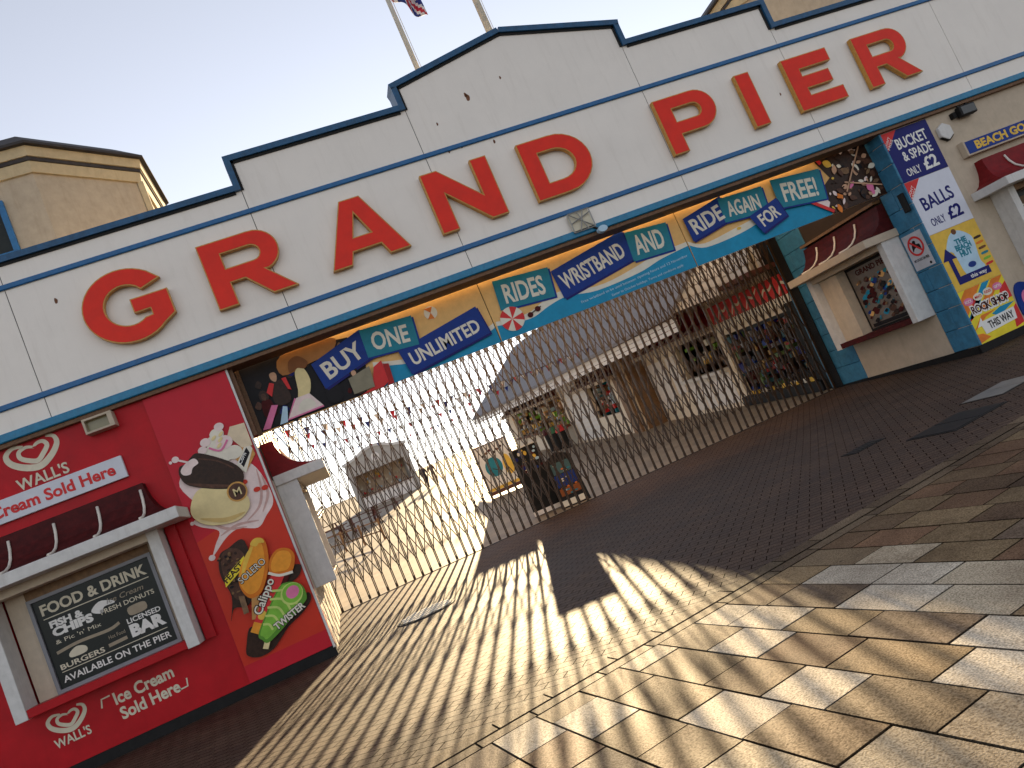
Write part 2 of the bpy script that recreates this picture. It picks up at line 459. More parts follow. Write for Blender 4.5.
def drain(name, label, c, la, lb, m, grid=False):
    a0 = (c[0] - KO[0]) * KD[0] + (c[1] - KO[1]) * KD[1]; b0 = (c[0] - KO[0]) * KN[0] + (c[1] - KO[1]) * KN[1]
    z = -.13
    t = thing(name, (c[0], c[1], z), label, 'drain cover')
    MB().prism(kpoly(a0 - la, a0 + la, b0 - lb, b0 + lb), z - .02, z + .008).build('frame', DARKIRON, t)
    q = MB()
    n = 6 if grid else 2
    for i in range(n):
        u0 = a0 - la + .03 + (2 * la - .06) * i / n; u1 = a0 - la + .03 + (2 * la - .06) * (i + 1) / n - .02
        q.prism(kpoly(u0, u1, b0 - lb + .03, b0 + lb - .03), z + .006, z + .014)
    q.build('plate', m, t)
drain('drain_cover', 'large black cover plate in the shaded paving on the right', (7.15, 8.35), .52, .36, DARKIRON)
drain('drain_cover', 'pale grey inspection cover in the shaded paving beyond the black plate', (8.6, 9.0), .50, .33, IRON)
drain('drain_grate', 'small dark drain grate left of the pale grey cover', (6.6, 9.5), .30, .14, DARKIRON, True)

# =================================================================== FASCIA
YF = 12.9
F = FA(YF)
fas = thing('entrance_fascia', (5.67, 13.05, 4.75), 'stepped white entrance fascia with blue trims and big red letters', 'fascia')
Z0, ZL1, ZS, ZM, ZC, ZP = 4.77, 7.05, 7.43, 7.96, 8.40, 8.87
xsx = [-22, -11.5, -3.52, .33, 3.46, 7.88, 11.06, 14.93, 24]
def ztop(x0, x1):
    c = (x0 + x1) / 2
    if 3.4 < c < 7.9: return None
    if .3 < c < 3.5 or 7.8 < c < 11.1: return ZM
    return ZS
for x0, x1 in zip(xsx, xsx[1:]):
    a, c = x0 + .006, x1 - .006
    zt = ztop(x0, x1)
    poly = [(a, Z0), (c, Z0), (c, ZC), (5.67, ZP), (a, ZC)] if zt is None else rect(a, c, Z0, zt)
    MB(F).prism(poly, -.28, 0).build('panel', WHITE, fas)
MB(F).prism([(-22, Z0 + .1), (24, Z0 + .1), (24, ZS - .1), (11.06, ZS - .1), (11.06, ZM - .1), (7.88, ZM - .1), (7.88, ZC - .1), (5.67, ZP - .12), (3.46, ZC - .1), (3.46, ZM - .1), (.33, ZM - .1), (.33, ZS - .1), (-22, ZS - .1)], -.2, -.012).build('backing', BLACKLINE, fas)
MB(F).box(-22, 24, 5.215, 5.305, .002, .04).build('trim', BLUE, fas, bevel=.012)
MB(F).box(-22, 24, 7.005, 7.09, .002, .04).build('trim', BLUE, fas, bevel=.012)
MB(F).box(-22, 24, 4.755, 4.885, .002, .06).build('trim', TEALBLUE, fas, bevel=.015)
MB(F).box(-22, 24, 4.69, 4.752, -.42, .012).build('soffit_board', SOFFIT, fas)
cop = MB(F); und = MB(F)
def cap(p, q):
    h = .10
    dx, dy = q[0] - p[0], q[1] - p[1]; l = math.hypot(dx, dy); nx, ny = -dy / l * h, dx / l * h
    cop.prism([p, q, (q[0] + nx, q[1] + ny), (p[0] + nx, p[1] + ny)], -.36, .07)
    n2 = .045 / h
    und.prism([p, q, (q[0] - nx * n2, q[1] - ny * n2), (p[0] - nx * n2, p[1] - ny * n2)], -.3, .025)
e = .10
cap((-22, ZS), (.33 - e, ZS)); cap((.33, ZS - .0), (.33, ZM)); cap((.33 - e, ZM), (3.46 - e, ZM)); cap((3.46, ZM), (3.46, ZC)); cap((3.46 - e, ZC - .02), (5.67, ZP)); cap((5.67, ZP), (7.88 + e, ZC - .02))
cap((7.88, ZC), (7.88, ZM)); cap((7.88 + e, ZM), (11.06 + e, ZM)); cap((11.06, ZM), (11.06, ZS)); cap((11.06 + e, ZS), (24, ZS))
cop.build('coping', mat('coping_blue', (.010, .075, .17), .4, var=.3, scale=10, grime=.4), fas); und.build('coping_shadow_line', BLACKLINE, fas)  # dark strip below the coping paints in its shadow line
# rust chips on the gable
ch = MB(F)
for (u, v, r) in [(4.62, 7.86, .045), (4.6, 7.92, .03), (5.35, 8.05, .02), (3.9, 7.55, .02), (3.9, 7.0, .02), (4.75, 6.93, .025), (4.15, 7.02, .02), (10.62, 6.1, .02), (-2.9, 6.6, .03)]:
    ch.prism(spline([(u - r * .6, v - r), (u + r * .5, v - r * 1.2), (u + r, v + r * .6), (u - r * .2, v + r * 1.7)], 3), .001, .003)
ch.build('rust_chip', RUST, fas)
# ---- letters
def arc(cx, cy, rx, ry, a0, a1, n=14): return [(cx + rx * cos(radians(a0 + (a1 - a0) * k / n)), cy + ry * sin(radians(a0 + (a1 - a0) * k / n))) for k in range(n + 1)]
def letter_shape(c):
    s = .27
    if c == 'I': return [rect(0, .30, 0, 1)]
    if c == 'E': return [[(0, 0), (1.0, 0), (1.0, .25), (.30, .25), (.30, .38), (.86, .38), (.86, .62), (.30, .62), (.30, .75), (.98, .75), (.98, 1), (0, 1)]]
    if c == 'N': return [[(0, 0), (.28, 0), (.28, .60), (.84, 0), (1.12, 0), (1.12, 1), (.84, 1), (.84, .41), (.28, 1), (0, 1)]]
    if c == 'A': return [[(0, 0), (.31, 0), (.39, .19), (.83, .19), (.91, 0), (1.24, 0), (.78, 1), (.46, 1)], [(.47, .40), (.75, .40), (.61, .76)]]
    if c == 'P': return [[(0, 0), (.29, 0), (.29, .31), (.72, .31)] + arc(.74, .655, .36, .345, -90, 90)[1:-1] + [(.72, 1), (0, 1)],
                         [(.29, .54), (.29, .78)] + arc(.68, .66, .13, .12, 90, -90, 8)]
    if c == 'R': return [[(0, 0), (.29, 0), (.29, .34), (.50, .34), (.80, 0), (1.17, 0), (.82, .38)] + arc(.76, .68, .34, .32, -72, 90)[0:-1] + [(.72, 1), (0, 1)],
                         [(.29, .56), (.29, .79)] + arc(.70, .675, .12, .115, 90, -90, 8)]
    if c == 'D': return [[(0, 0), (.55, 0)] + arc(.58, .5, .56, .5, -90, 90)[1:-1] + [(.55, 1), (0, 1)],
                         [(.29, .24), (.29, .76)] + arc(.54, .5, .31, .26, 90, -90, 12)]
    if c == 'G':
        out = [(1.12, .755)] + arc(.59, .5, .59, .535, 48, 312, 30)
        out += [(1.16, .20), (1.16, .57), (.64, .57), (.64, .36), (.86, .36), (.86, .27)]
        return [out + arc(.59, .5, .30, .29, 305, 52, 22) + [(.83, .665)]]
LZ0, LH = 5.575, 1.12
for c, u, w_ in [('G', -2.60, 1.17), ('R', -.685, 1.17), ('A', 1.21, 1.24), ('N', 3.19, 1.12), ('D', 5.04, 1.14), ('P', 7.88, 1.10), ('I', 9.73, .30), ('E', 10.83, 1.0), ('R', 12.56, 1.17)]:
    sh = [[(u + x * LH, LZ0 + y * LH) for x, y in p] for p in letter_shape(c)]
    lt = MB(F).prism(sh, .025, .125).build('letter', GOLD, fas, bevel=0)
    if c != 'G' : pass
    # slightly smaller red face
    cx, cy = u + w_ * LH / 2, LZ0 + LH / 2
    def inset(p, d, hole):
        n = len(p); o = []
        ar = sum(p[i][0] * p[(i + 1) % n][1] - p[(i + 1) % n][0] * p[i][1] for i in range(n))
        sg = 1 if ar > 0 else -1
        if hole: sg = -sg
        for i in range(n):
            p0, p1, p2 = p[i - 1], p[i], p[(i + 1) % n]
            def nrm(a, b_):
                dx, dy = b_[0] - a[0], b_[1] - a[1]; l = math.hypot(dx, dy) or 1e-6
                return (-dy / l * sg, dx / l * sg)
            n1, n2 = nrm(p0, p1), nrm(p1, p2)
            mx_, my_ = n1[0] + n2[0], n1[1] + n2[1]; l2 = mx_ * mx_ + my_ * my_
            k = 2 / l2 if l2 > .5 else 2
            o.append((p1[0] + mx_ * d * k, p1[1] + my_ * d * k))
        return o
    MB(F).prism([inset(p, .018, i > 0) for i, p in enumerate(sh)], .126, .131).build('letter_face', RED, lt)

# wire guard and lamp on the fascia
lg = thing('floodlight', (5.62, 12.8, 4.95), 'square wire-caged floodlight on the fascia above the middle banner', 'floodlight')
MB(F).box(5.42, 5.84, 4.83, 5.19, .045, .06).build('back_plate', INKCREAM, lg)
q = MB()
for a, c in [((5.42, 4.83), (5.84, 4.83)), ((5.84, 4.83), (5.84, 5.19)), ((5.84, 5.19), (5.42, 5.19)), ((5.42, 5.19), (5.42, 4.83)), ((5.42, 5.0), (5.84, 5.12)), ((5.55, 4.83), (5.72, 5.19)), ((5.42, 5.19), (5.84, 4.83)), ((5.70, 4.83), (5.60, 5.19))]:
    q.tube([F.p(a[0], a[1], .11), F.p(c[0], c[1], .11)], .011, 6)
q.build('wire_guard', IRON, lg)
q = MB(); q.tube([F.p(5.80, 4.84, .06), F.p(5.88, 4.72, .16)], .02, 6); q.build('arm', DARKIRON, lg)
MB(F).prism(ellipse(5.9, 4.72, .09, .06, 14), .10, .22).build('lamp_head', PALEBLUE, lg)

# =================================================================== BAY (window with awning and posts)
def bay(parent, fr, u0, u1, wall_w, over, rf=MAROON, near='', cheek=BEAM, sillm=WALLRED, post=BEAM, ribs=(), zb=.90, zt=2.72, depth=.45, jw=.17, innerm=CREAM, beam=BEAM, endcheek=None, proj=.9, beamz=(2.70, 2.87)):
    uc = (u0 + u1) / 2; hw = (u1 - u0) / 2
    for a, c in ((u0, u0 + jw), (u1 - jw, u1)):
        MB(fr).box(a, c, zb, zt, wall_w + .002, depth).build('post', post, parent, bevel=.006)
    MB(fr).box(u0 + jw, u1 - jw, zt - .14, zt, wall_w + .002, depth - .02).build('lintel', innerm, parent)
    MB(fr).box(u0 + jw, u1 - jw, zb + .01, zb + .13, wall_w + .002, depth - .015).build('sill', sillm, parent, bevel=.006)
    # beam carrying the awning
    b0, b1 = beamz
    MB(fr).box(u0 - over, u1 + over, b0, b1, wall_w + .002, proj).build('beam', beam, parent, bevel=.008)
    prof = [(.20, 3.45), (.215, 3.34), (.26, 3.20), (.35, 3.06), (.48, 2.96), (.64, 2.90), (proj - .06, b1 + .004)]
    rings = []; e0 = over - .06
    for d, z in prof:
        k = (d - .2) / (proj - .26)
        x = .02 + e0 * k
        h = hw - .02 + x - .02
        if over < .1: h = hw - .02
        rings.append([fr.p(uc - h, z, wall_w + .002), fr.p(uc - h, z, d), fr.p(uc + h, z, d), fr.p(uc + h, z, wall_w + .002)])
    MB(fr).loft(rings).build('awning', rf, parent)
    for r in ribs:
        k0 = r - uc
        pts = [fr.p(uc + k0 * (1 + .0 * i), z + .012, d + .016) for i, (d, z) in enumerate(prof[1:])]
        MB(fr).tube(pts, .022, 6).build('awning_rib', RIB, parent, smooth=True)

# =================================================================== LEFT KIOSK
W = FA(13.0)
kio = thing('ice_cream_kiosk', (-4.5, 14.5, -.1), 'red ice cream kiosk with maroon awning and dark menu window', 'kiosk')
SX = -.93
w = MB(W)
w.box(-14, -5.02, .03, 4.70, -.3, 0); w.box(-2.78, SX, .03, 4.70, -.3, 0); w.box(-5.02, -2.78, .03, 1.0, -.3, 0); w.box(-5.02, -2.78, 2.6, 4.70, -.3, 0)
w.build('front_wall', WALLRED, kio)
MB().box(SX - .28, SX - .002, 13.302, 18.4, -.1, 2.8).build('side_wall', CREAM, kio)
MB().box(SX - .28, SX - .002, 13.302, 18.4, 2.802, 5.6).build('upper_wall', mat('wall_dark_brown', (.05, .034, .024), .7), kio)  # upper part in dark timber brown
MB().box(-14, SX - .3, 17.9, 18.4, -.1, 5.6).build('back_wall', CREAM, kio)
MB(W).box(-14, SX - .004, -.15, .028, -.2, .02).build('plinth', BLACK, kio)
MB(W).box(SX - .03, SX + .004, .0, 4.69, .001, .028).build('corner_trim', BEAM, kio)
MB().box(-14, SX - .01, 13.3, 18.4, 5.0, 5.1).build('flat_roof', SLATE, kio)
bay(kio, W, -5.17, -2.63, 0, .43, ribs=(-4.58, -3.95, -3.33, -2.70), sillm=WALLRED)
MB(W).box(-2.60, -2.45, .9, 2.7, .002, .1).build('pilaster', WALLRED, kio)
MB(W).box(-5.0, -2.80, 1.03, 2.58, -.25, -.2).build('window_back', BLACKLINE, kio)
q = MB(W)
q.box(-4.98, -4.62, 1.03, 2.58, -.19, -.02); q.build('reveal_panel', CREAM, kio)
q = MB(W); q.box(-2.98, -2.80, 1.03, 2.58, -.19, -.02); q.build('reveal_panel', CREAM, kio)
bt = thing('menu_board', (-3.8, 13.0, 1.03), 'dark chalk style food and drink menu board in the kiosk window', 'menu board')
B = FA(13.0)
bu0, bu1, bv0, bv1 = -4.66, -2.98, 1.08, 2.40
q = MB(B); q.box(bu0 - .05, bu1 + .05, bv0 - .05, bv0, -.1, .03); q.box(bu0 - .05, bu1 + .05, bv1, bv1 + .05, -.1, .03); q.box(bu0 - .05, bu0, bv0 + .001, bv1 - .001, -.1, .03); q.box(bu1, bu1 + .05, bv0 + .001, bv1 - .001, -.1, .03)
q.build('frame', STEEL, bt)
MB(B).box(bu0 + .001, bu1 - .001, bv0 + .001, bv1 - .001, -.1, -.012).build('board', DARKGLASS, bt)
MB(B).box(bu0 - .05, bu1 + .05, bv1 + .051, 2.58, -.1, .0).build('header', TIMBER, bt)
def bx(f): return bu0 + (bu1 - bu0) * f
def bz(f): return bv0 + (bv1 - bv0) * f
tw = -.011
def mt(s, x0, x1, z, h, m=INKCREAM, bold=.02, **k): text(bt, 'lettering', s, bx(x0), bz(z), h * (bv1 - bv0), B, tw, m, width=(x1 - x0) * (bu1 - bu0), bold=bold, **k)
mt('FOOD & DRINK', .05, .95, .825, .115, INKCREAM, .03)
flat(bt, 'rule', rect(bx(.05), bx(.95), bz(.775), bz(.785)), B, tw, INKCREAM)
flat(bt, 'rule', rect(bx(.05), bx(.95), bz(.165), bz(.173)), B, tw, INKCREAM)
mt('FISH &', .08, .36, .665, .07, INKWHITE, .05); mt('CHIPS', .08, .42, .565, .085, INKWHITE, .06)
flat(bt, 'fish_mark', spline([(bx(.42), bz(.66)), (bx(.50), bz(.735)), (bx(.60), bz(.70)), (bx(.62), bz(.66)), (bx(.53), bz(.66)), (bx(.50), bz(.60))], 4), B, tw, INKWHITE)
mt("& Pic 'n' Mix", .08, .46, .475, .045, INKCREAM, .0); mt('Ice Cream', .56, .88, .675, .06, INKBROWN, .0, shear=.25)
mt('FRESH DONUTS', .49, .95, .585, .052, INKCREAM, .01)
flat(bt, 'barrel_mark', spline([(bx(.70), bz(.46)), (bx(.70), bz(.54)), (bx(.78), bz(.555)), (bx(.85), bz(.54)), (bx(.85), bz(.46)), (bx(.77), bz(.445))], 3), B, tw, INKBROWN)
mt('LICENSED', .66, .95, .375, .055, INKWHITE, .02); mt('BAR', .66, .96, .225, .125, INKWHITE, .06)
flat(bt, 'swash', ribbon(spline([(bx(.06), bz(.385)), (bx(.25), bz(.41)), (bx(.5), bz(.40)), (bx(.6), bz(.43))], 6, False), .045), B, tw, INKBROWN)
mt('Hot Food', .48, .62, .30, .04, INKBROWN, .0)
flat(bt, 'swash', ribbon([(bx(.46), bz(.235)), (bx(.62), bz(.245))], .05), B, tw, INKBROWN)
flat(bt, 'burger_mark', spline([(bx(.16), bz(.28)), (bx(.15), bz(.33)), (bx(.22), bz(.375)), (bx(.29), bz(.34)), (bx(.28), bz(.28))], 4), B, tw, INKCREAM)
mt('BURGERS', .05, .42, .195, .055, INKCREAM, .02)
mt('AVAILABLE ON THE PIER', .04, .96, .055, .07, INKWHITE, .015)

# heart logos and lettering painted on the red wall
def heart_logo(parent, fr, cx, cz, s, wv, m):
    """open swirling double heart, s = width"""
    def H(pts, wd): flat(parent, 'heart_logo', ribbon(spline([(cx + a * s, cz + c * s * .82) for a, c in pts], 7, False), wd), fr, wv, m)
    n = 7
    outer = [(-.14, .30), (-.34, .34), (-.49, .20), (-.44, -.02), (-.22, -.22), (.05, -.30), (.30, -.14), (.47, .10), (.46, .30), (.32, .38)]
    k = len(spline(outer, 7, False))
    H(outer, [s * (.05 + .085 * sin(pi * i / (k - 1))) for i in range(k)])
    inner = [(.02, .22), (-.10, .26), (-.24, .20), (-.25, .05), (-.12, -.08), (.04, -.15), (.18, -.02), (.29, .14), (.24, .27), (.12, .27), (.03, .19)]
    k = len(spline(inner, 7, False))
    H(inner, [s * (.05 + .05 * sin(pi * i / (k - 1))) for i in range(k)])
heart_logo(kio, W, -3.95, 4.455, .74, .002, INKCREAM)
text(kio, 'lettering', "WALL'S", -4.30, 4.02, .165, W, .0065, INKCREAM, rot=radians(1.0), width=.74, bold=.02)
heart_logo(kio, W, -4.71, .64, .52, .002, INKCREAM)
text(kio, 'lettering', "WALL'S", -4.97, .335, .125, W, .0065, INKCREAM, rot=radians(1.0), width=.50, bold=.02)
text(kio, 'lettering', 'Ice Cream', -4.06, .565, .17, W, .002, INKCREAM, rot=radians(2.2), width=.86, bold=.03)
text(kio, 'lettering', 'Sold Here', -4.04, .33, .17, W, .002, INKCREAM, rot=radians(2.2), width=.86, bold=.03)
flat(kio, 'corner_mark', ribbon([(-4.25, .60), (-4.22, .72), (-4.10, .725)], .022), W, .002, INKCREAM)
flat(kio, 'corner_mark', ribbon([(-3.20, .38), (-3.08, .385), (-3.06, .50)], .022), W, .002, INKCREAM)
# side bay facing the gate
SLW = SE(SX)
bay(kio, SLW, 13.68, 16.45, 0, .05, rf=AWNRED, ribs=(14.3, 15.0, 15.7), depth=.36, cheek=BEAM, sillm=MAROON, proj=.86)
# sign board over the awning
sg = thing('sign_board', (-4.5, 12.96, 3.63), 'long white board with red ice cream lettering above the left awning', 'sign')
MB(W).box(-6.3, -2.82, 3.64, 3.985, .004, .07).build('panel', mat('sign_pale', (.62, .63, .68), .4, var=.05), sg, bevel=.006)
text(sg, 'lettering', 'Ice Cream Sold Here', -5.09, 3.735, .17, W, .071, PRINTRED, width=2.13, bold=.03)
# lamp box under the fascia
fl = thing('wall_light', (-2.92, 12.9, 4.42), 'cream box floodlight on the red wall under the fascia', 'floodlight')
q = MB(W); a0, a1, z0, z1 = -3.13, -2.70, 4.43, 4.665
q.box(a0, a1, z0, z0 + .03, .02, .22); q.box(a0, a1, z1 - .03, z1, .02, .22); q.box(a0, a0 + .03, z0 + .031, z1 - .031, .02, .22); q.box(a1 - .07, a1, z0 + .031, z1 - .031, .02, .22); q.box(a0, a1, z0, z1, .002, .019)
q.build('housing', CREAMR, fl)
MB(W).box(a0 + .031, a1 - .071, z0 + .031, z1 - .031, .02, .12).build('lens', mat('lamp_glass', (.25, .22, .12), .15), fl)

# poster with ices
po = thing('ice_cream_poster', (-1.6, 12.97, 0.03), 'tall red poster of ice lollies beside the kiosk corner', 'poster')
PW = FA(12.97)
MB(PW).box(-2.26, -.965, .035, 4.685, -.025, 0).build('sheet', POSTERRED, po)
lay = [.0005]
def pl(name, pts, m, sm=5, t=.0025):
    flat(po, name, spline(pts, sm) if sm else pts, PW, lay[0], m, t); lay[0] += .0012
pl('tint', [(-2.255, .30), (-.97, .30), (-.97, 2.6), (-2.255, 2.3)], POSTERORANGE, 0)
# cream splash
pl('splash', [(-1.80, 3.35), (-1.62, 3.62), (-1.35, 3.40), (-1.08, 3.10), (-.99, 2.75), (-1.0, 2.45), (-1.18, 2.28), (-1.35, 2.16), (-1.62, 2.26), (-1.84, 2.20), (-2.10, 2.02), (-2.02, 2.16), (-1.9, 2.34), (-2.12, 2.5), (-2.2, 2.62), (-2.0, 2.7), (-2.2, 3.2), (-2.0, 3.42)], MILK)
SPLASHSHADE = mat('print_splash_shade', (.58, .36, .32), .45, var=.15)
for pts in ([(-1.06, 3.02), (-1.10, 2.70), (-1.22, 2.46), (-1.46, 2.32)], [(-1.30, 2.26), (-1.62, 2.32), (-1.9, 2.26)], [(-2.05, 2.62), (-1.80, 2.34), (-1.5, 2.24)], [(-1.02, 2.9), (-1.03, 2.6), (-1.2, 2.36)]):
    pl('splash_fold', ribbon(spline(pts, 5, False), [.012 + .03 * sin(pi * k / (5 * (len(pts) - 1))) for k in range(5 * (len(pts) - 1) + 1)]), SPLASHSHADE, 0)
pl('drop', ellipse(-2.13, 2.0, .05, .045, 12), MILK, 0); pl('drop', ellipse(-2.12, 3.62, .055, .05, 12), MILK, 0); pl('drop', ellipse(-2.2, 3.60, .025, .025, 10), MILK, 0); pl('drop', ribbon([(-2.12, 3.62), (-1.95, 3.5)], .03), MILK, 0); pl('drop', ellipse(-2.22, 2.6, .03, .03, 10), MILK, 0)
for (u, v) in [(-1.16, 2.72), (-1.04, 2.70), (-1.30, 2.90)]: pl('hole', ellipse(u, v, .055, .04, 12), POSTERORANGE, 0)
# cone with swirl
pl('cone', [(-1.30, 3.30), (-1.02, 3.60), (-.99, 3.25), (-1.20, 3.05)], mat('print_wafer', (.55, .28, .08), .5, var=.3, scale=30), 0)
pl('sleeve', [(-1.32, 3.18), (-1.04, 3.50), (-1.0, 3.35), (-1.22, 3.02)], FOAM, 0)
pl('lettering_patch', [(-1.26, 3.22), (-1.08, 3.40), (-1.06, 3.30), (-1.22, 3.12)], BLACKPRINT, 0)
text(po, 'lettering', 'Corn', -1.245, 3.175, .055, PW, lay[0], INKWHITE, rot=radians(45), width=.19, bold=.02)
pl('wafer', [(-1.14, 3.42), (-.98, 3.40), (-.975, 3.78), (-1.20, 3.80), (-1.28, 3.68)], mat('print_ivory', (.72, .58, .40), .5), 0)
for (u, v, r) in [(-1.58, 3.52, .13), (-1.42, 3.42, .14), (-1.28, 3.40, .13), (-1.50, 3.66, .12), (-1.36, 3.60, .13), (-1.42, 3.76, .11), (-1.62, 3.70, .08), (-1.35, 3.86, .075), (-1.70, 3.6, .07)]:
    pl('swirl', ellipse(u, v, r, r * .85, 16), MILK if (u + v) % .2 < .12 else FOAM, 0)
pl('swirl', ribbon(spline([(-1.60, 3.60), (-1.45, 3.50), (-1.3, 3.62)], 5, False), .03), PINK, 0)
for (u, v) in [(-1.48, 3.72), (-1.40, 3.66), (-1.36, 3.74), (-1.44, 3.58)]: pl('swirl', ellipse(u, v, .05, .025, 8, .6), VANILLA, 0)
# chocolate lolly and white lolly
pl('white_lolly', [(-2.18, 2.72), (-2.06, 2.98), (-1.86, 3.05), (-1.48, 2.90), (-1.33, 2.70), (-1.36, 2.50), (-1.60, 2.38), (-2.0, 2.48)], VANILLA)
pl('chocolate_lolly', [(-2.14, 3.34), (-2.10, 3.48), (-1.98, 3.50), (-1.90, 3.56), (-1.76, 3.58), (-1.40, 3.30), (-1.26, 3.08), (-1.30, 2.92), (-1.42, 2.86), (-1.72, 2.96), (-2.06, 3.16)], CHOC)
pl('bite', [(-2.10, 3.42), (-2.0, 3.50), (-1.86, 3.53), (-1.82, 3.44), (-1.92, 3.40), (-1.98, 3.32), (-2.08, 3.34)], MILK)
pl('shine', ribbon(spline([(-1.80, 3.50), (-1.55, 3.36), (-1.36, 3.16)], 5, False), .022), CHOC2, 0)
pl('chocolate_edge', ribbon(spline([(-2.08, 3.20), (-1.75, 3.02), (-1.44, 2.90)], 5, False), [.01 + .05 * sin(pi * k / 10) for k in range(11)]), CHOC2, 0)
pl('white_edge', ribbon(spline([(-2.08, 2.62), (-1.75, 2.46), (-1.44, 2.46)], 5, False), [.01 + .06 * sin(pi * k / 10) for k in range(11)]), mat('print_caramel', (.60, .42, .16), .45), 0)
pl('medallion', ellipse(-1.44, 2.80, .155, .155, 24), GOLD, 0); pl('medallion', ellipse(-1.44, 2.80, .13, .13, 24), CHOC2, 0)
text(po, 'lettering', 'M', -1.44, 2.74, .12, PW, lay[0], VANILLA, align='CENTER', bold=.01)
# dark splash with four lollies
pl('chocolate_splash', [(-2.10, .60), (-1.98, .80), (-1.80, .76), (-1.2, .84), (-1.04, .94), (-.985, .90), (-1.02, .80), (-1.2, .68), (-1.45, .58), (-1.62, .46), (-1.78, .36), (-2.0, .34), (-2.15, .44)], CHOC)
pl('chocolate_splash', [(-1.34, 1.42), (-1.0, 1.40), (-.98, 1.30), (-1.1, 1.2), (-1.34, 1.20)], CHOC)
pl('chocolate_splash', [(-2.08, 1.16), (-2.19, 1.0), (-2.06, 1.34), (-2.10, 1.70), (-2.02, 1.98), (-1.86, 2.04), (-1.60, 2.05), (-1.68, 1.4), (-1.88, 1.12)], CHOC)
pl('nut_lolly', [(-2.02, 1.30), (-2.06, 1.70), (-1.98, 1.98), (-1.80, 2.02), (-1.68, 1.86), (-1.74, 1.5), (-1.86, 1.26)], CHOC2)
rz_ = random.Random(17)
for k in range(40):
    pl('nut_piece', ellipse(rz_.uniform(-2.04, -1.74), rz_.uniform(1.34, 1.96), rz_.uniform(.015, .035), rz_.uniform(.012, .025), 7), rz_.choice([CHOC, BLACKPRINT, mat('print_nut', (.20, .11, .05), .5)]), 0)
pl('stick', [(-1.98, 1.02), (-1.90, 1.02), (-1.88, 1.28), (-1.96, 1.30)], TIMBER, 0)
pl('tag_print', [(-2.08, 1.50), (-1.70, 1.70), (-1.68, 1.84), (-2.06, 1.64)], BRIGHTY, 0)
text(po, 'lettering', 'FEAST', -2.045, 1.55, .085, PW, lay[0], CHOC, rot=radians(27), width=.36, bold=.03)
DEEPMANGO = mat('print_deep_mango', (.62, .17, .015), .45, var=.15); LIME = mat('print_lime', (.50, .62, .16), .45); DEEPGREEN = mat('print_deep_green', (.10, .27, .03), .45)
sol = [(-1.56, 1.90), (-1.45, 2.02), (-1.34, 1.98), (-1.32, 1.85), (-1.38, 1.60), (-1.50, 1.38), (-1.64, 1.22), (-1.80, 1.20), (-1.88, 1.33), (-1.88, 1.52), (-1.76, 1.72)]
pl('stick', [(-1.90, .90), (-1.80, .87), (-1.68, 1.20), (-1.79, 1.22)], mat('print_stick', (.50, .25, .08), .5), 0)
pl('orange_lolly', sol, DEEPMANGO)
pl('orange_lolly', [(-1.62 + (a + 1.62) * .86 - .02, 1.62 + (c - 1.62) * .90 + .02) for a, c in sol], MANGO)
pl('lolly_sheen', ribbon(spline([(-1.80, 1.58), (-1.66, 1.78), (-1.52, 1.92)], 5, False), [.02 + .05 * sin(pi * k / 10) for k in range(11)]), YELLOW, 0)
pl('bite', [(-1.54, 1.96), (-1.45, 2.02), (-1.35, 1.98), (-1.34, 1.91), (-1.41, 1.93), (-1.47, 1.90)], YELLOW)
text(po, 'lettering', 'SOLERO', -1.86, 1.45, .105, PW, lay[0], BLACKPRINT, rot=radians(20), width=.48, bold=.06); lay[0] += .0035
text(po, 'lettering', 'SOLERO', -1.855, 1.455, .10, PW, lay[0], FOAM, rot=radians(20), width=.47, bold=.0); lay[0] += .0035
pl('tube', [(-1.98, .74), (-1.86, .64), (-1.74, .66), (-1.12, 1.34), (-1.38, 1.44)], PRINTRED, 0)
pl('tube_side', [(-1.86, .64), (-1.74, .66), (-1.12, 1.34), (-1.19, 1.37)], MAROON, 0)
pl('tube_end', [(-1.98, .74), (-1.86, .64), (-1.75, .76), (-1.88, .86)], MANGO, 0)
pl('oranges', ellipse(-1.74, .90, .07, .06, 14, .6), YELLOW, 0)
pl('ice_end', [(-1.42, 1.42), (-1.36, 1.62), (-1.20, 1.73), (-1.04, 1.68), (-.99, 1.54), (-1.10, 1.34), (-1.26, 1.34)], DEEPMANGO)
pl('ice_end', [(-1.38, 1.46), (-1.33, 1.60), (-1.20, 1.69), (-1.07, 1.65), (-1.04, 1.54), (-1.14, 1.40), (-1.26, 1.40)], MANGO)
pl('rim', ribbon(spline([(-1.44, 1.45), (-1.30, 1.35), (-1.10, 1.32)], 4, False), .04), FOAM, 0)
text(po, 'lettering', 'Calippo', -1.76, .90, .13, PW, lay[0], BLACKPRINT, rot=radians(49), width=.56, bold=.07); lay[0] += .0035
text(po, 'lettering', 'Calippo', -1.755, .905, .125, PW, lay[0], FOAM, rot=radians(49), width=.55, bold=.02); lay[0] += .0035
pl('stick', [(-1.90, .44), (-1.83, .40), (-1.72, .56), (-1.79, .60)], VANILLA, 0)
pl('green_lolly', [(-1.42, 1.15), (-1.24, 1.21), (-1.06, 1.10), (-1.04, .90), (-1.16, .79), (-1.74, .50), (-1.86, .56), (-1.86, .70)], DEEPGREEN)
pl('green_lolly', [(-1.42, 1.12), (-1.26, 1.19), (-1.10, 1.08), (-1.10, .92), (-1.22, .84), (-1.74, .56), (-1.83, .60), (-1.83, .70)], GREEN)
for k in range(5):
    u, v = -1.72 + k * .095, .72 + k * .082; q_ = .055 + k * .022
    pl('twist', ribbon(spline([(u - q_, v + q_ * .9), (u + q_ * .5, v + q_ * .2), (u + q_ * .9, v - q_ * 1.5)], 5, False), .034), LIME, 0)
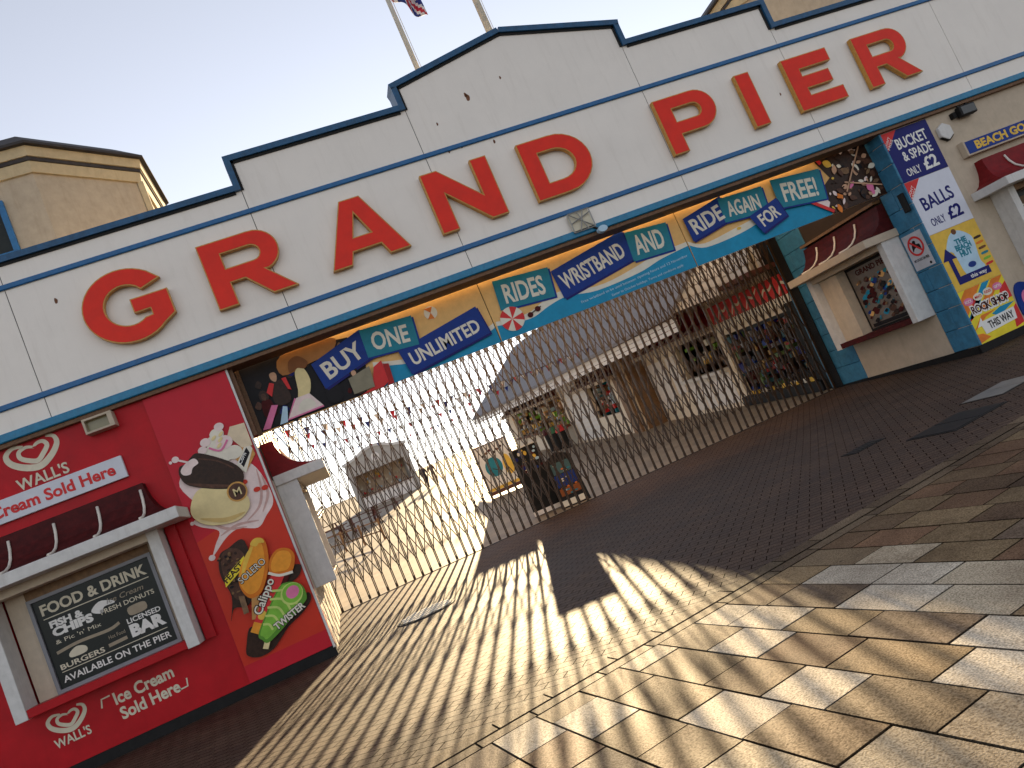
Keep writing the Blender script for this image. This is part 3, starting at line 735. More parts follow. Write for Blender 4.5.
pl('lolly_end', ellipse(-1.23, 1.02, .175, .16, 24, .5), LIME, 0); pl('lolly_end', ellipse(-1.22, 1.03, .155, .14, 24, .5), GREEN, 0)
pl('pink_end', ellipse(-1.21, 1.04, .105, .09, 20, .5), PINK, 0)
text(po, 'lettering', 'TWISTER', -1.62, .60, .105, PW, lay[0], BLACKPRINT, rot=radians(17), width=.54, bold=.07); lay[0] += .0035
text(po, 'lettering', 'TWISTER', -1.615, .605, .10, PW, lay[0], FOAM, rot=radians(17), width=.53, bold=.03)

# =================================================================== RIGHT KIOSK
tk = thing('ticket_kiosk', (14.5, 15, -.1), 'right-hand kiosk with blue block walls and cream ticket window', 'kiosk')
SXR = 12.4
S = SW(SXR)
MB().box(SXR + .002, SXR + .3, 13.302, 18.4, -.1, 5.6).build('side_wall', BLACKLINE, tk)
w = MB(S); pitch = .445
def blocks(u0, u1, bricks=2):
    v = .03; r = 0
    while v < 4.68:
        v1 = min(v + pitch, 4.69)
        cuts = [u0, u1] if r % 2 == 0 else [u0, (u0 + u1) / 2 + .1 * (r % 3 - 1), u1]
        for a, c in zip(cuts, cuts[1:]): w.box(a + .004, c - .004, v + .004, v1 - .004, 0, .05)
        v = v1; r += 1
blocks(-13.66, -12.952); w.build('block_pier', BLOCK, tk, bevel=.01)
w = MB(S); blocks(-17.9, -16.46); w.build('block_pier', BLOCK, tk, bevel=.01)
MB(S).box(-16.456, -13.664, .03, 2.8, 0, .04).build('render_panel', CREAMR, tk)
MB(S).box(-16.456, -13.664, 2.802, 4.69, 0, .036).build('upper_panel', mat('wall_dark_brown', (.05, .034, .024), .7), tk)  # same dark timber brown above the cream panel
q = MB(W); q.box(12.36, 24, .03, 4.70, -.3, 0); q.build('front_wall', CREAMR, tk)
MB(W).box(12.352, 24, -.15, .028, -.2, .012).build('plinth', BLACK, tk)
MB(S).box(-17.9, -13.03, -.15, .028, 0, .06).build('plinth', BLACK, tk)
MB().box(SXR - .1, 24, 13.3, 18.4, 5.0, 5.1).build('flat_roof', SLATE, tk)
bay(tk, S, -16.45, -13.66, .042, .05, ribs=(-15.9, -15.2, -14.45), depth=.5, sillm=MAROON, post=BEAM, proj=.93, innerm=CREAM, beam=CREAMR)
MB(S).box(-16.45, -13.70, 3.50, 3.56, .042, .24).build('awning_ridge', TIMBER, tk)
q = MB(S); q.box(-16.27, -15.62, 1.031, 2.57, .043, .30); q.build('reveal_panel', CREAM, tk)
MB(S).box(-15.6, -13.84, 1.031, 2.57, .043, .06).build('window_frame', BLACKLINE, tk)
tp = thing('attraction_poster', (12.3, 14.9, 1.08), 'picture poster of pier rides inside the shaded ticket window', 'poster')
a0, a1, z0, z1 = -15.52, -14.08, 1.08, 2.50
MB(S).box(a0, a1, z0, z1, .062, .075).build('sheet', mat('poster_grey', (.17, .145, .125), .35), tp)
text(tp, 'lettering', 'GRAND PIER', a0 + .25, 2.33, .12, S, .076, MAROON, width=1.1, bold=.03)
rq = random.Random(5)
for i in range(95):
    u = rq.uniform(a0 + .12, a1 - .15); v = rq.uniform(z0 + .12, 2.2); r = rq.uniform(.025, .11)
    m = rq.choice([SEABLUE, BANNERBLUE, MAROON, CHOC, CHOC2, SAND, TEAL, BLACKPRINT, TIMBER, BLACKPRINT, CHOC2, MAROON])
    MB(S).prism(spline([(u - r, v), (u, v - r * .6), (u + r, v + .02), (u + r * .3, v + r * .7)], 4), .076 + i * .0003, .0775 + i * .0003).build('printed_picture', m, tp)
MB(S).box(a0 + .1, a1 - .1, z0 + .02, z0 + .1, .105, .107).build('printed_strip', BLACKPRINT, tp)
# right front bay
bay(tk, W, 14.20, 17.1, 0, .42, rf=AWNRED, ribs=(14.75, 15.42, 16.1, 16.7), zb=.55, sillm=BEAM, innerm=TIMBER)
MB(W).box(14.37, 16.93, .68, 2.57, .003, .02).build('window_glass', DARKGLASS, tk)
gb = thing('menu_board', (15.4, 12.9, 1.5), 'brown menu board in the window under the beach goods sign', 'menu board')
MB(W).box(14.5, 16.7, 1.3, 2.45, .022, .04).build('board', mat('board_brown', (.13, .08, .045), .5), gb)
text(gb, 'lettering', 'FOOD &', 14.62, 2.12, .17, W, .041, INKCREAM, width=.95, bold=.02)
text(gb, 'lettering', 'FISH &', 14.75, 1.85, .14, W, .041, INKCREAM, width=.6, bold=.03); text(gb, 'lettering', 'CHIPS', 14.75, 1.66, .14, W, .041, INKCREAM, width=.62, bold=.04)
# hanging signs at the corner, bottom to top
def price_sign(z0, z1, bg, ink, l1, l2, label, top):
    t = thing('price_sign', (13.0, 12.95, z0), label, 'sign')
    MB(W).box(12.372, 13.59, z0, z1, .004, .016).build('panel', bg, t)
    h = z1 - z0
    flat(t, 'corner_flash', [(12.374, z1 - .002), (12.374, z1 - .42), (12.80, z1 - .002)], W, .0165, PRINTRED)
    text(t, 'lettering', "DON'T", 12.415, z1 - .30, .055, W, .0200, INKWHITE, rot=radians(44), width=.25, bold=.0)
    text(t, 'lettering', 'MISS', 12.455, z1 - .365, .055, W, .0200, INKWHITE, rot=radians(44), width=.25, bold=.0)
    if l2:
        text(t, 'lettering', l1, 13.06, z1 - .40, .22, W, .0165, ink, width=.80, align='CENTER', bold=.02, rot=radians(2))
        text(t, 'lettering', l2, 13.06, z1 - .67, .20, W, .0165, ink, width=.76, align='CENTER', bold=.02, rot=radians(2))
        vz = z0 + .09
    else:
        text(t, 'lettering', l1, 13.0, z0 + .52, .27, W, .0165, ink, width=.82, align='CENTER', bold=.02, rot=radians(4)); vz = z0 + .14
    text(t, 'lettering', 'ONLY', 12.60, vz, .16, W, .0165, ink, width=.36, bold=.01, rot=radians(2))
    text(t, 'lettering', '£2', 13.06, vz + .01, .25, W, .0165, ink, width=.37, bold=.03, rot=radians(2))
price_sign(3.58, 4.67, NAVY, INKWHITE, 'BUCKET', '& SPADE', 'navy bucket and spade price sign at the top of the corner column', True)
price_sign(2.41, 3.572, LILAC, NAVY, 'BALLS', None, 'white balls price sign under the navy one on the corner', False)
t = thing('direction_sign', (13.0, 12.95, 1.15), 'yellow hut sign with blue bent arrow under the white price sign', 'sign')
MB(W).box(12.372, 13.59, 1.15, 2.402, .004, .016).build('panel', YELLOW, t)
flat(t, 'hut_shape', spline([(12.82, 1.42), (12.76, 1.9), (12.62, 1.98), (12.84, 2.26), (13.08, 2.30), (13.30, 2.14), (13.34, 1.98), (13.28, 1.60), (13.32, 1.42), (13.05, 1.38)], 4), W, .0165, PALEBLUE)
flat(t, 'knob', ellipse(12.98, 2.30, .06, .06, 14), W, .02, RUST)
flat(t, 'bent_arrow', [(12.56, 1.27), (13.40, 1.27), (13.40, 1.42), (12.66, 1.42), (12.66, 1.80), (12.78, 1.80), (12.61, 2.04), (12.44, 1.80), (12.56, 1.80)], W, .020, NAVY)
for s_, v_, h_ in (('THE', 2.04, .10), ('BEACH', 1.91, .11), ('HUT', 1.77, .12)):
    text(t, 'lettering', s_, 13.04, v_, h_, W, .0200, TEAL, align='CENTER', bold=.05, width=.30 if s_ != 'BEACH' else .40)
flat(t, 'badge', ellipse(13.05, 1.56, .10, .06, 18), W, .0200, BANNERBLUE)
text(t, 'lettering', 'this way', 12.88, 1.31, .075, W, .0235, INKWHITE, width=.42, bold=.02)
for k, (s_, m_) in enumerate(zip(('gifts', 'toys', 'sweets', 'books', 'cards', 'fudge'), (CHOC, ORANGE, RUST, TEAL, GREEN, PRINTRED))):
    flat(t, 'printed_word', spline([(13.37, 2.0 - k * .115), (13.53, 2.005 - k * .115), (13.54, 2.05 - k * .115), (13.38, 2.045 - k * .115)], 2), W, .0165, m_)
t = thing('direction_sign', (13.0, 12.95, .03), 'striped orange and yellow rock shop sign lowest on the corner', 'sign')
MB(W).box(12.372, 13.59, .034, 1.144, .004, .016).build('panel', BRIGHTY, t)
for pts, m_ in (([(12.375, .62), (13.0, 1.14), (12.60, 1.14), (12.375, .96)], ORANGE), ([(12.375, .56), (12.5, .56), (13.25, 1.14), (13.05, 1.14)], SEABLUE), ([(12.9, .62), (13.588, 1.14), (13.3, 1.14), (12.70, .66)], ORANGE), ([(12.375, .50), (12.60, .62), (12.9, .9), (12.70, .92)], PRINTRED), ([(13.2, .62), (13.588, .66), (13.588, 1.0), (13.40, .9)], PRINTRED),
                ([(12.375, .30), (12.80, .50), (13.1, .56), (12.7, .56)], ORANGE), ([(13.1, .40), (13.588, .56), (13.2, .57), (12.95, .50)], SEABLUE), ([(13.35, .06), (13.588, .10), (13.588, .50), (13.45, .42)], PRINTRED), ([(12.375, .05), (12.7, .10), (12.55, .22), (12.375, .25)], ORANGE)):
    flat(t, 'stripe', pts, W, .0165, m_)
for k, s_ in enumerate(('ROCK', 'MINTS', 'FUDGE', 'GIFTS')):
    flat(t, 'oval', ellipse(12.56 + k * .265, .90 + .02 * k, .12, .075, 18), W, .0195, PINK if k in (0, 3) else FOAM)
    text(t, 'lettering', s_, 12.56 + k * .265, .875 + .02 * k, .055, W, .0230, INKWHITE if k in (0, 3) else PRINTRED, align='CENTER', width=.17, bold=.01)
text(t, 'lettering', 'ROCK SHOP', 12.52, .62, .17, W, .0195, INKWHITE, width=1.0, bold=.12)
text(t, 'lettering', 'ROCK SHOP', 12.54, .635, .15, W, .0230, MAROON, width=.96, bold=.02)
flat(t, 'arrow_panel', [(12.62, .18), (13.46, .22), (13.50, .46), (12.66, .44), (12.66, .52), (12.50, .36), (12.60, .36)], W, .0195, INKWHITE)
text(t, 'lettering', 'THIS WAY', 12.76, .245, .15, W, .0230, BLACKPRINT, width=.66, bold=.02, rot=radians(2))
# no dogs notice on the side wall
t = thing('warning_sign', (12.35, 13.3, 1.87), 'grey no dogs notice on the blue block side wall', 'sign')
MB(S).box(-13.60, -13.06, 1.86, 2.62, .051, .062).build('panel', mat('notice_grey', (.50, .50, .54), .45), t)
flat(t, 'ring', [ellipse(-13.33, 2.34, .21, .21, 28), ellipse(-13.33, 2.34, .165, .165, 28)[::-1]], S, .063, PRINTRED)
flat(t, 'dog_shape', spline([(-13.45, 2.24), (-13.43, 2.36), (-13.36, 2.46), (-13.30, 2.44), (-13.31, 2.38), (-13.22, 2.36), (-13.22, 2.24), (-13.26, 2.30), (-13.38, 2.30)], 3), S, .063, BLACKPRINT)
flat(t, 'bar', ribbon([(-13.47, 2.48), (-13.19, 2.20)], .04), S, .0665, PRINTRED)
text(t, 'lettering', 'NO DOGS ON PIER', -13.33, 2.03, .055, S, .063, BLACKPRINT, align='CENTER', width=.42, bold=.01)
flat(t, 'dot', ellipse(-13.15, 1.92, .03, .03, 12), S, .063, BLACKPRINT)
# beach goods sign box
t = thing('shop_sign', (15.5, 12.9, 3.6), 'blue beach goods sign box with yellow lettering above the red awning', 'sign')
MB(W).box(14.02, 17.3, 3.60, 3.93, .004, .16).build('box', CREAMR, t, bevel=.006)
MB(W).box(14.06, 17.26, 3.635, 3.90, .161, .166).build('face', BANNERBLUE, t)
text(t, 'lettering', 'BEACH GOODS', 14.28, 3.69, .165, W, .167, YELLOW, width=1.95, bold=.04)
# alarm box, small black box, floodlight
t = thing('alarm_box', (13.9, 12.93, 4.1), 'white hexagonal alarm box right of the navy price sign', 'alarm')
MB(W).prism([(13.70, 4.19), (13.86, 4.08), (14.02, 4.17), (14.02, 4.36), (13.86, 4.46), (13.70, 4.38)], .004, .09).build('cover', BEAM, t, bevel=.012)
MB(W).prism([(13.70, 4.175), (13.86, 4.065), (14.02, 4.155), (13.86, 4.078)], .004, .085).build('base', BLACK, t)
t = thing('floodlight', (14.45, 12.85, 4.45), 'dark floodlight on two brackets under the right fascia', 'floodlight')
MB(W).box(14.30, 14.72, 4.42, 4.64, .05, .20).build('housing', DARKIRON, t, bevel=.02)
MB(W).box(14.33, 14.69, 4.45, 4.61, .201, .206).build('lens', mat('lamp_lens', (.05, .05, .05), .1), t)
for u in (14.38, 14.60): MB(W).box(u, u + .03, 4.60, 4.70, .06, .10).build('bracket', DARKIRON, t)
MB(W).box(14.18, 14.27, 4.46, 4.58, .004, .10).build('sensor', BLACK, t)
t = thing('junction_box', (12.33, 13.15, 3.1), 'small black box on the side wall edge beside the white price sign', 'box')
MB(S).box(-13.16, -13.02, 3.02, 3.42, .052, .12).build('box', BLACK, t, bevel=.01)
t = thing('round_sign', (14.1, 12.95, .6), 'blue and pink round-topped sign right of the rock shop sign', 'sign')
MB(W).prism(spline([(13.66, .16), (13.66, .66), (13.80, .86), (14.02, .80), (14.1, .6), (14.1, .16)], 4), .004, .03).build('panel', BANNERBLUE, t)
flat(t, 'pink_disc', ellipse(13.92, .48, .16, .2, 20), W, .031, PINK)

# =================================================================== BANNERS (hung behind the fascia)
BY = 13.42
BF = FA(BY); K = BY / 16.5
def bu(x): return x * K
def bv(z): return 1.6 + (z - 1.6) * K
BB = bv(4.03); BT = 4.9
def bpts(p): return [(bu(a), bv(c)) for a, c in p]
def banner(u0, u1, label):
    t = thing('banner', ((u0 + u1) / 2, BY, BB), label, 'banner')
    MB(BF).box(u0, u1, BB, BT, -.02, 0).build('sheet', SAND, t)
    return t
S1, S2 = bu(4.37), bu(9.48)
br_ = thing('banner_rail', (5.7, BY + .1, BT), 'dark steel rail holding the banners under the fascia', 'rail')
MB(BF).box(-.9, 12.34, BT - .06, BT, -.12, -.05).build('rail', DARKIRON, br_)
for x_ in (bu(-1.0), S1, S2, 12.28): MB(BF).box(x_ - .05, x_ + .05, BB + .01, BT - .062, -.09, -.024).build('gap_strip', DARKIRON, br_)  # dark strips added behind the banner seams to block sun through the gaps
def waves(t, pts, u0, u1):
    up = [(a, c) for a, c in pts]
    f = spline(up, 5, False)
    flat(t, 'foam', [(u0, BB + .001)] + [(min(max(a, u0), u1), c + .11 + .03 * sin(a * 3)) for a, c in f] + [(u1, BB + .001)], BF, .0005, FOAM, .002)
    flat(t, 'sea', [(u0, BB + .001)] + [(min(max(a, u0), u1), c) for a, c in f] + [(u1, BB + .001)], BF, .0030, SEABLUE, .002)
def plate(t, quad, m, s, hgt, fr=BF, w0=.006, f=.84):
    """tilted colour plate with a word; quad tl,tr,br,bl in banner coordinates"""
    q = bpts(quad)
    flat(t, 'plate_shadow', [(a + .03, c - .035) for a, c in q], BF, w0, BANNERBLUE if m is not BANNERBLUE else NAVY, .004)
    flat(t, 'plate', q, BF, w0 + .0045, m, .004)
    tl, tr, br, bl = q
    ang = math.atan2(br[1] - bl[1], br[0] - bl[0]); L_ = math.hypot(br[0] - bl[0], br[1] - bl[1]); H_ = math.hypot(tl[0] - bl[0], tl[1] - bl[1])
    f = .86 if len(s) > 7 else (.74 if len(s) > 3 else .72)
    m0 = (1 - f) / 2
    h = H_ * hgt
    u = bl[0] + cos(ang) * L_ * m0 - sin(ang) * (H_ - h) / 2; v = bl[1] + sin(ang) * L_ * m0 + cos(ang) * (H_ - h) / 2
    text(t, 'lettering', s, u, v, h, BF, w0 + .009, FOAM, rot=ang, width=L_ * f, bold=.025)
# left banner with performers
b1 = banner(bu(-1.06), S1 - .008, 'left banner with costumed performers photo beside buy one unlimited')
waves(b1, bpts([(1.6, 4.5), (2.35, 4.30), (2.95, 4.16), (3.69, 4.21), (4.42, 4.39)]), bu(1.5), S1 - .01)
flat(b1, 'photo', bpts([(-.98, 4.06), (1.25, 4.04), (1.45, 4.6), (1.3, 5.3), (-.98, 5.6)]), BF, .0055, BLACKPRINT)
pl_i = [.009]
def bp(name, pts, m, sm=4):
    q = bpts(pts); flat(b1, name, spline(q, sm) if sm else q, BF, pl_i[0], m, .002); pl_i[0] += .0011
rq = random.Random(3)
for i in range(26):
    u = rq.uniform(-.9, 1.2); v = rq.uniform(4.1, 5.2); r = rq.uniform(.04, .13)
    bp('printed_blotch', [(u - r, v), (u, v - r), (u + r * .8, v + r * .2), (u + .1 * r, v + r * 1.3)], rq.choice([CHOC, CHOC2, CHOC, MAROON, TIMBER, BLACKPRINT, NAVY, BLACKPRINT]))
bp('printed_glow', [(-.2, 5.0), (.4, 5.05), (.9, 5.12), (1.0, 5.4), (-.1, 5.4)], mat('print_amber', (.40, .17, .05), .5))
def printed_figure(u, v, s, body, hair, arm=SKIN):
    bp('printed_figure', [(u - .13 * s, v - .5 * s), (u - .12 * s, v - .12 * s), (u, v - .06 * s), (u + .13 * s, v - .12 * s), (u + .15 * s, v - .5 * s)], body)
    bp('printed_hair', [(u - .10 * s, v - .04 * s), (u - .09 * s, v + .14 * s), (u + .02 * s, v + .19 * s), (u + .11 * s, v + .1 * s), (u + .1 * s, v - .06 * s)], hair)
    bp('printed_face', [(u - .06 * s, v - .02 * s), (u - .055 * s, v + .09 * s), (u + .03 * s, v + .10 * s), (u + .06 * s, v + .03 * s), (u + .01 * s, v - .08 * s)], arm)
printed_figure(-.38, 5.02, 1.1, CHOC, BLACKPRINT); printed_figure(.62, 4.62, 1.0, BLACKPRINT, BLACKPRINT, FOAM); printed_figure(-.7, 4.7, .8, MAROON, CHOC, CHOC2); printed_figure(1.15, 4.5, .8, CHOC, BLACKPRINT, SKIN)
bp('printed_lapel', [(-.62, 4.78), (-.5, 4.95), (-.42, 4.9), (-.55, 4.66)], PRINTRED, 0); bp('printed_lapel', [(-.25, 4.95), (-.2, 4.7), (-.14, 4.66), (-.16, 4.95)], PRINTRED, 0)
bp('printed_arm', [(.05, 4.98), (.22, 5.02), (.28, 4.72), (.15, 4.44), (-.08, 4.40), (-.02, 4.62)], VANILLA)
bp('printed_skirt', [(-.12, 4.46), (.16, 4.46), (.34, 4.12), (-.42, 4.10)], MILK, 0); bp('printed_hem', ribbon([(-.14, 4.46), (-.43, 4.10), (.34, 4.11)], .035), PINK, 0)
bp('printed_sheen', [(-.05, 4.35), (.12, 4.36), (.2, 4.18), (-.16, 4.18)], FOAM)
bp('printed_hair', [(-.05, 5.0), (.0, 5.22), (.2, 5.28), (.36, 5.1), (.26, 4.98), (.12, 5.04)], mat('print_auburn', (.22, .08, .025), .5))
bp('printed_trousers', [(-.95, 4.08), (-.62, 4.5), (-.5, 4.46), (-.8, 4.06)], PINK, 0)
bp('printed_trousers', [(-.6, 4.06), (-.42, 4.4), (-.34, 4.36), (-.44, 4.06)], PALEBLUE, 0)
bp('printed_wall', [(1.0, 4.1), (1.0, 4.45), (1.5, 4.55), (1.45, 4.1)], mat('print_khaki', (.25, .22, .15), .5), 0)
flat(b1, 'red_band', bpts([(1.12, 4.035), (1.40, 4.1), (1.58, 4.5), (1.78, 4.58), (1.76, 4.10), (1.62, 4.035)]), BF, .04, PRINTRED)
flat(b1, 'red_band_edge', bpts([(1.76, 4.10), (1.78, 4.50), (1.90, 4.46), (1.86, 4.035), (1.70, 4.035)]), BF, .0402, mat('print_deep_red', (.36, .02, .02), .45), .002)
plate(b1, [(.41, 5.01), (1.60, 5.36), (1.74, 4.74), (.50, 4.42)], BANNERBLUE, 'BUY', .60, w0=.044)
plate(b1, [(1.58, 5.34), (2.73, 5.26), (2.66, 4.61), (1.55, 4.72)], TEAL, 'ONE', .60, w0=.047)
plate(b1, [(2.18, 4.63), (4.12, 4.96), (4.2, 4.30), (2.27, 4.06)], BANNERBLUE, 'UNLIMITED', .50, w0=.044)
flat(b1, 'beach_ball', ellipse(bu(3.16), bv(5.18), .12, .12, 20), BF, .004, FOAM); flat(b1, 'beach_ball', [(bu(3.16), bv(5.18)), (bu(3.05), bv(5.06)), (bu(3.2), bv(5.03))], BF, .0075, ORANGE); flat(b1, 'beach_ball', [(bu(3.16), bv(5.18)), (bu(3.24), bv(5.3)), (bu(3.05), bv(5.3))], BF, .0075, ORANGE)
q = MB(BF); q.box(bu(-1.06) - .001, bu(-.98), BB - .02, BT, .0, .05); q.build('frame_post', SOFFIT, b1)
MB().box(SX + .004, SX + .07, 13.06, BY - .06, BB - .03, BT - .16).build('frame_return', SOFFIT, b1)
# middle banner
b2 = banner(S1 + .008, S2 - .008, 'middle banner reading rides wristband and with striped parasol')
waves(b2, bpts([(4.42, 4.39), (5.19, 4.28), (5.7, 4.40), (6.2, 4.46), (6.93, 4.34), (8.04, 4.38), (8.7, 4.5), (9.48, 4.57)]), S1 + .01, S2 - .01)
plate(b2, [(4.70, 5.36), (6.03, 5.24), (5.93, 4.55), (4.63, 4.68)], TEAL, 'RIDES', .62, w0=.012)
plate(b2, [(6.06, 5.12), (8.06, 5.46), (8.09, 4.72), (6.11, 4.42)], BANNERBLUE, 'WRISTBAND', .52, w0=.009)
plate(b2, [(8.10, 5.38), (9.18, 5.28), (9.09, 4.60), (8.03, 4.66)], TEAL, 'AND', .62, w0=.012)
pc = (bu(4.80), bv(4.42)); R_ = .225
for k in range(10):
    a0, a1 = 2 * pi * k / 10 + .2, 2 * pi * (k + 1) / 10 + .2
    flat(b2, 'parasol_segment', [pc] + [(pc[0] + R_ * cos(a0 + (a1 - a0) * j / 4), pc[1] + R_ * sin(a0 + (a1 - a0) * j / 4)) for j in range(5)], BF, .018, PRINTRED if k % 2 else FOAM)
flat(b2, 'sunglasses', ribbon([(bu(5.17), bv(4.36)), (bu(5.52), bv(4.46))], .02), BF, .016, CHOC)
for (a, c) in ((5.22, 4.36), (5.43, 4.43)): flat(b2, 'sunglasses', ellipse(bu(a), bv(c), .055, .05, 12), BF, .0165, MAROON)
text(b2, 'lettering', 'Free wristband to be used between', bu(6.45), bv(4.185), .050, BF, .008, PALEBLUE, width=bu(1.45), rot=radians(2.5), bold=0)
text(b2, 'lettering', 'Easter to October holidays. Terms and conditions apply', bu(7.2), bv(4.09), .046, BF, .008, PALEBLUE, width=bu(1.95), rot=radians(2.0), bold=0)
text(b2, 'lettering', 'opening hours and 12 November', bu(7.95), bv(4.26), .050, BF, .008, PALEBLUE, width=bu(1.4), rot=radians(3.0), bold=0)
# right banner with sweets
b3 = banner(S2 + .008, 12.36, 'right banner reading ride again for free with heaped sweets photo')
waves(b3, bpts([(9.5, 4.57), (9.9, 4.38), (10.86, 4.40), (11.6, 4.52), (12.3, 4.66), (12.9, 4.6), (13.4, 4.4)]), S2 + .01, 10.95)
flat(b3, 'photo', [(10.98, BB + .001), (12.355, BB + .001), (12.355, BT - .01), (11.0, BT - .01), (11.25, 4.3), (10.62, 3.95)], BF, .0055, CHOC)
rq = random.Random(9)
i = 0
while i < 98:
    u = rq.uniform(10.9, 12.3); v = rq.uniform(BB + .05, BT - .08)
    if u < 11.3 and v > 4.0 and u < 11.12 + .2 * (v - 3.9): continue
    r = rq.uniform(.03, .11); a = rq.uniform(0, pi)
    c, s_ = cos(a) * r, sin(a) * r; k = rq.uniform(.35, .8)
    m_ = rq.choice([CHOC, CHOC2, TIMBER, BLACKPRINT, CHOC, MILK, SKIN, PINK, CHOC2, BLACKPRINT, SOFFIT, FOAM] if u > 11.35 else [YELLOW, PINK, CHOC2, MILK, ORANGE, CHOC])
    MB(BF).prism(spline([(u - c, v - s_), (u + s_ * k, v - c * k), (u + c, v + s_), (u - s_ * k, v + c * k)], 3), .009 + i * .0003, .0105 + i * .0003).build('printed_sweet', m_, b3); i += 1
for pts in (((12.35, 4.9), (11.45, 3.9)), ((11.5, 4.1), (12.3, 3.78))): flat(b3, 'printed_stick', ribbon(list(pts), .03), BF, .042, SKIN)
flat(b3, 'red_edge', ribbon([(11.05, BT - .02), (11.16, 4.62)], .08), BF, .044, PRINTRED)
flat(b3, 'red_edge', ribbon([(10.5, 4.03), (10.98, BB + .04)], .07), BF, .044, PRINTRED)
flat(b3, 'pink_edge', [(10.56, 4.02), (10.86, 4.05), (10.98, 3.82), (10.90, 3.72)], BF, .0438, MILK)
plate(b3, [(9.60, 5.20), (10.75, 5.42), (10.83, 4.80), (9.62, 4.60)], BANNERBLUE, 'RIDE', .62, w0=.047)
plate(b3, [(10.66, 5.36), (11.90, 5.30), (11.82, 4.66), (10.60, 4.76)], TEAL, 'AGAIN', .60, w0=.050)
plate(b3, [(12.18, 5.36), (13.60, 5.22), (13.45, 4.44), (12.14, 4.62)], TEAL, 'FREE!', .62, w0=.052)
plate(b3, [(11.24, 4.70), (12.13, 4.90), (12.22, 4.40), (11.42, 4.20)], BANNERBLUE, 'FOR', .58, w0=.058)
flat(b3, 'printed_shell', ellipse(bu(10.9), bv(4.53), .05, .03, 10), BF, .008, YELLOW)

# =================================================================== GATE
GY = 17.7
gt = thing('folding_gate', (5.7, GY, 0), 'brown folding lattice gate closing the pier entrance', 'gate')
NB = 64; gx0, gx1 = -.86, 12.28
rq = random.Random(21)
xs = []
for i in range(NB + 1):
    f = i / NB
    xs.append(gx0 + (gx1 - gx0) * f + rq.uniform(-.012, .012))
ZT = 4.75
proto = None
for i, x in enumerate(xs):
    if proto is None:
        q = MB(); q.box(x - .026, x - .004, GY - .016, GY + .016, .03, ZT); q.box(x + .004, x + .026, GY - .016, GY + .016, .03, ZT); q.box(x - .028, x + .028, GY - .017, GY + .017, 0.012, .10)
        proto = q.build('bar', GATEMAT, gt)
    else:
        c = proto.copy(); COL.objects.link(c); c.parent = gt; c.location = (proto.location.x + x - xs[0], 0, rq.uniform(-.004, .01))
q = MB()
def lat(z0, z1, span):
    for i in range(len(xs)):
        j = i + span
        if j < len(xs):
            q.bar((xs[i], GY - .022, z0), (xs[j], GY - .022, z1), .021, .007)
            q.bar((xs[i], GY + .022, z1), (xs[j], GY + .022, z0), .021, .007)
lat(.42, 1.55, 2); lat(1.70, 2.95, 2); lat(3.10, 4.30, 2); lat(4.05, 4.6, 1)
q.build('lattice', GATEMAT, gt)
q = MB(); q.box(gx0 - .04, gx1 + .06, GY - .03, GY + .03, ZT - .02, ZT + .06); q.build('top_track', DARKIRON, gt)
q = MB(); q.box(gx0 - .04, gx1 + .06, GY - .025, GY + .025, -.01, .012); q.build('bottom_track', DARKIRON, gt)
q = MB()
for k in range(7): q.box(12.30 + .001, 12.33, GY - .3 + k * .045, GY - .28 + k * .045, .03, ZT)
q.build('folded_leaf', DARKIRON, gt)
# back wall head over the gate
# =================================================================== BOARDS BEHIND THE GATE
def dz(y): return .05 * (y - 17.7)
def leanboard(name, label, cat, p0, p1, h, lean, fm, th=.05):
    """sign board standing on the deck between p0 and p1 (front foot points), leaning back"""
    d = Vector((p1[0] - p0[0], p1[1] - p0[1], 0)); L_ = d.length; d.normalize(); nb = Vector((d.y, -d.x, 0))
    up = (Vector((0, 0, cos(lean))) - nb * sin(lean)).normalized()
    n = d.cross(up).normalized()
    if n.dot(nb) < 0: n = -n
    z = dz((p0[1] + p1[1]) / 2)
    fr = Frame((p0[0], p0[1], z), d, n, up)
    t = thing(name, (p0[0], p0[1], z), label, cat)
    return t, fr, L_
t, fr, L_ = leanboard('sign_board', 'wide white deck sign with a turquoise disc behind the gate', 'sign', (4.85, 28.3), (6.1, 28.0), 1.95, radians(4), WHITEBOARD)
MB(fr).box(0, L_, .10, 1.95, -.35, 0).build('case', DARKWOOD, t)
MB(fr).box(.05, L_ - .05, .22, 1.90, .001, .008).build('face', WHITEBOARD, t)
flat(t, 'turquoise_disc', ellipse(.52, 1.05, .32, .36, 24), fr, .010, TEAL); flat(t, 'printed_yellow', spline([(.95, .60), (.85, 1.0), (1.0, 1.35), (1.16, 1.2), (1.2, .7)], 4), fr, .010, YELLOW)
flat(t, 'printed_yellow', rect(.06, L_ - .06, .23, .34), fr, .010, YELLOW)
for k in range(6): flat(t, 'printed_mark', ellipse(.3 + .14 * k, 1.55 + .06 * (k % 3), .06, .05, 10), fr, .010, [CHOC, RUST, MAROON][k % 3])
flat(t, 'printed_mark', ribbon([(.45, 1.0), (.62, .9)], .03), fr, .014, CHOC)
t, fr, L_ = leanboard('menu_display', 'tall dark notice case with blue round pictures behind the gate', 'notice case', (4.02, 18.75), (4.72, 18.55), 1.72, radians(2), BLACK)
MB(fr).box(0, L_, .02, 1.70, -.16, 0).build('case', BLACK, t)
MB(fr).box(0, L_, 1.701, 1.73, -.18, .02).build('top_edge', WHITEBOARD, t)
MB(fr).box(.0, L_, .03, .14, .002, .02).build('foot_strip', WHITEBOARD, t)
rq = random.Random(2)
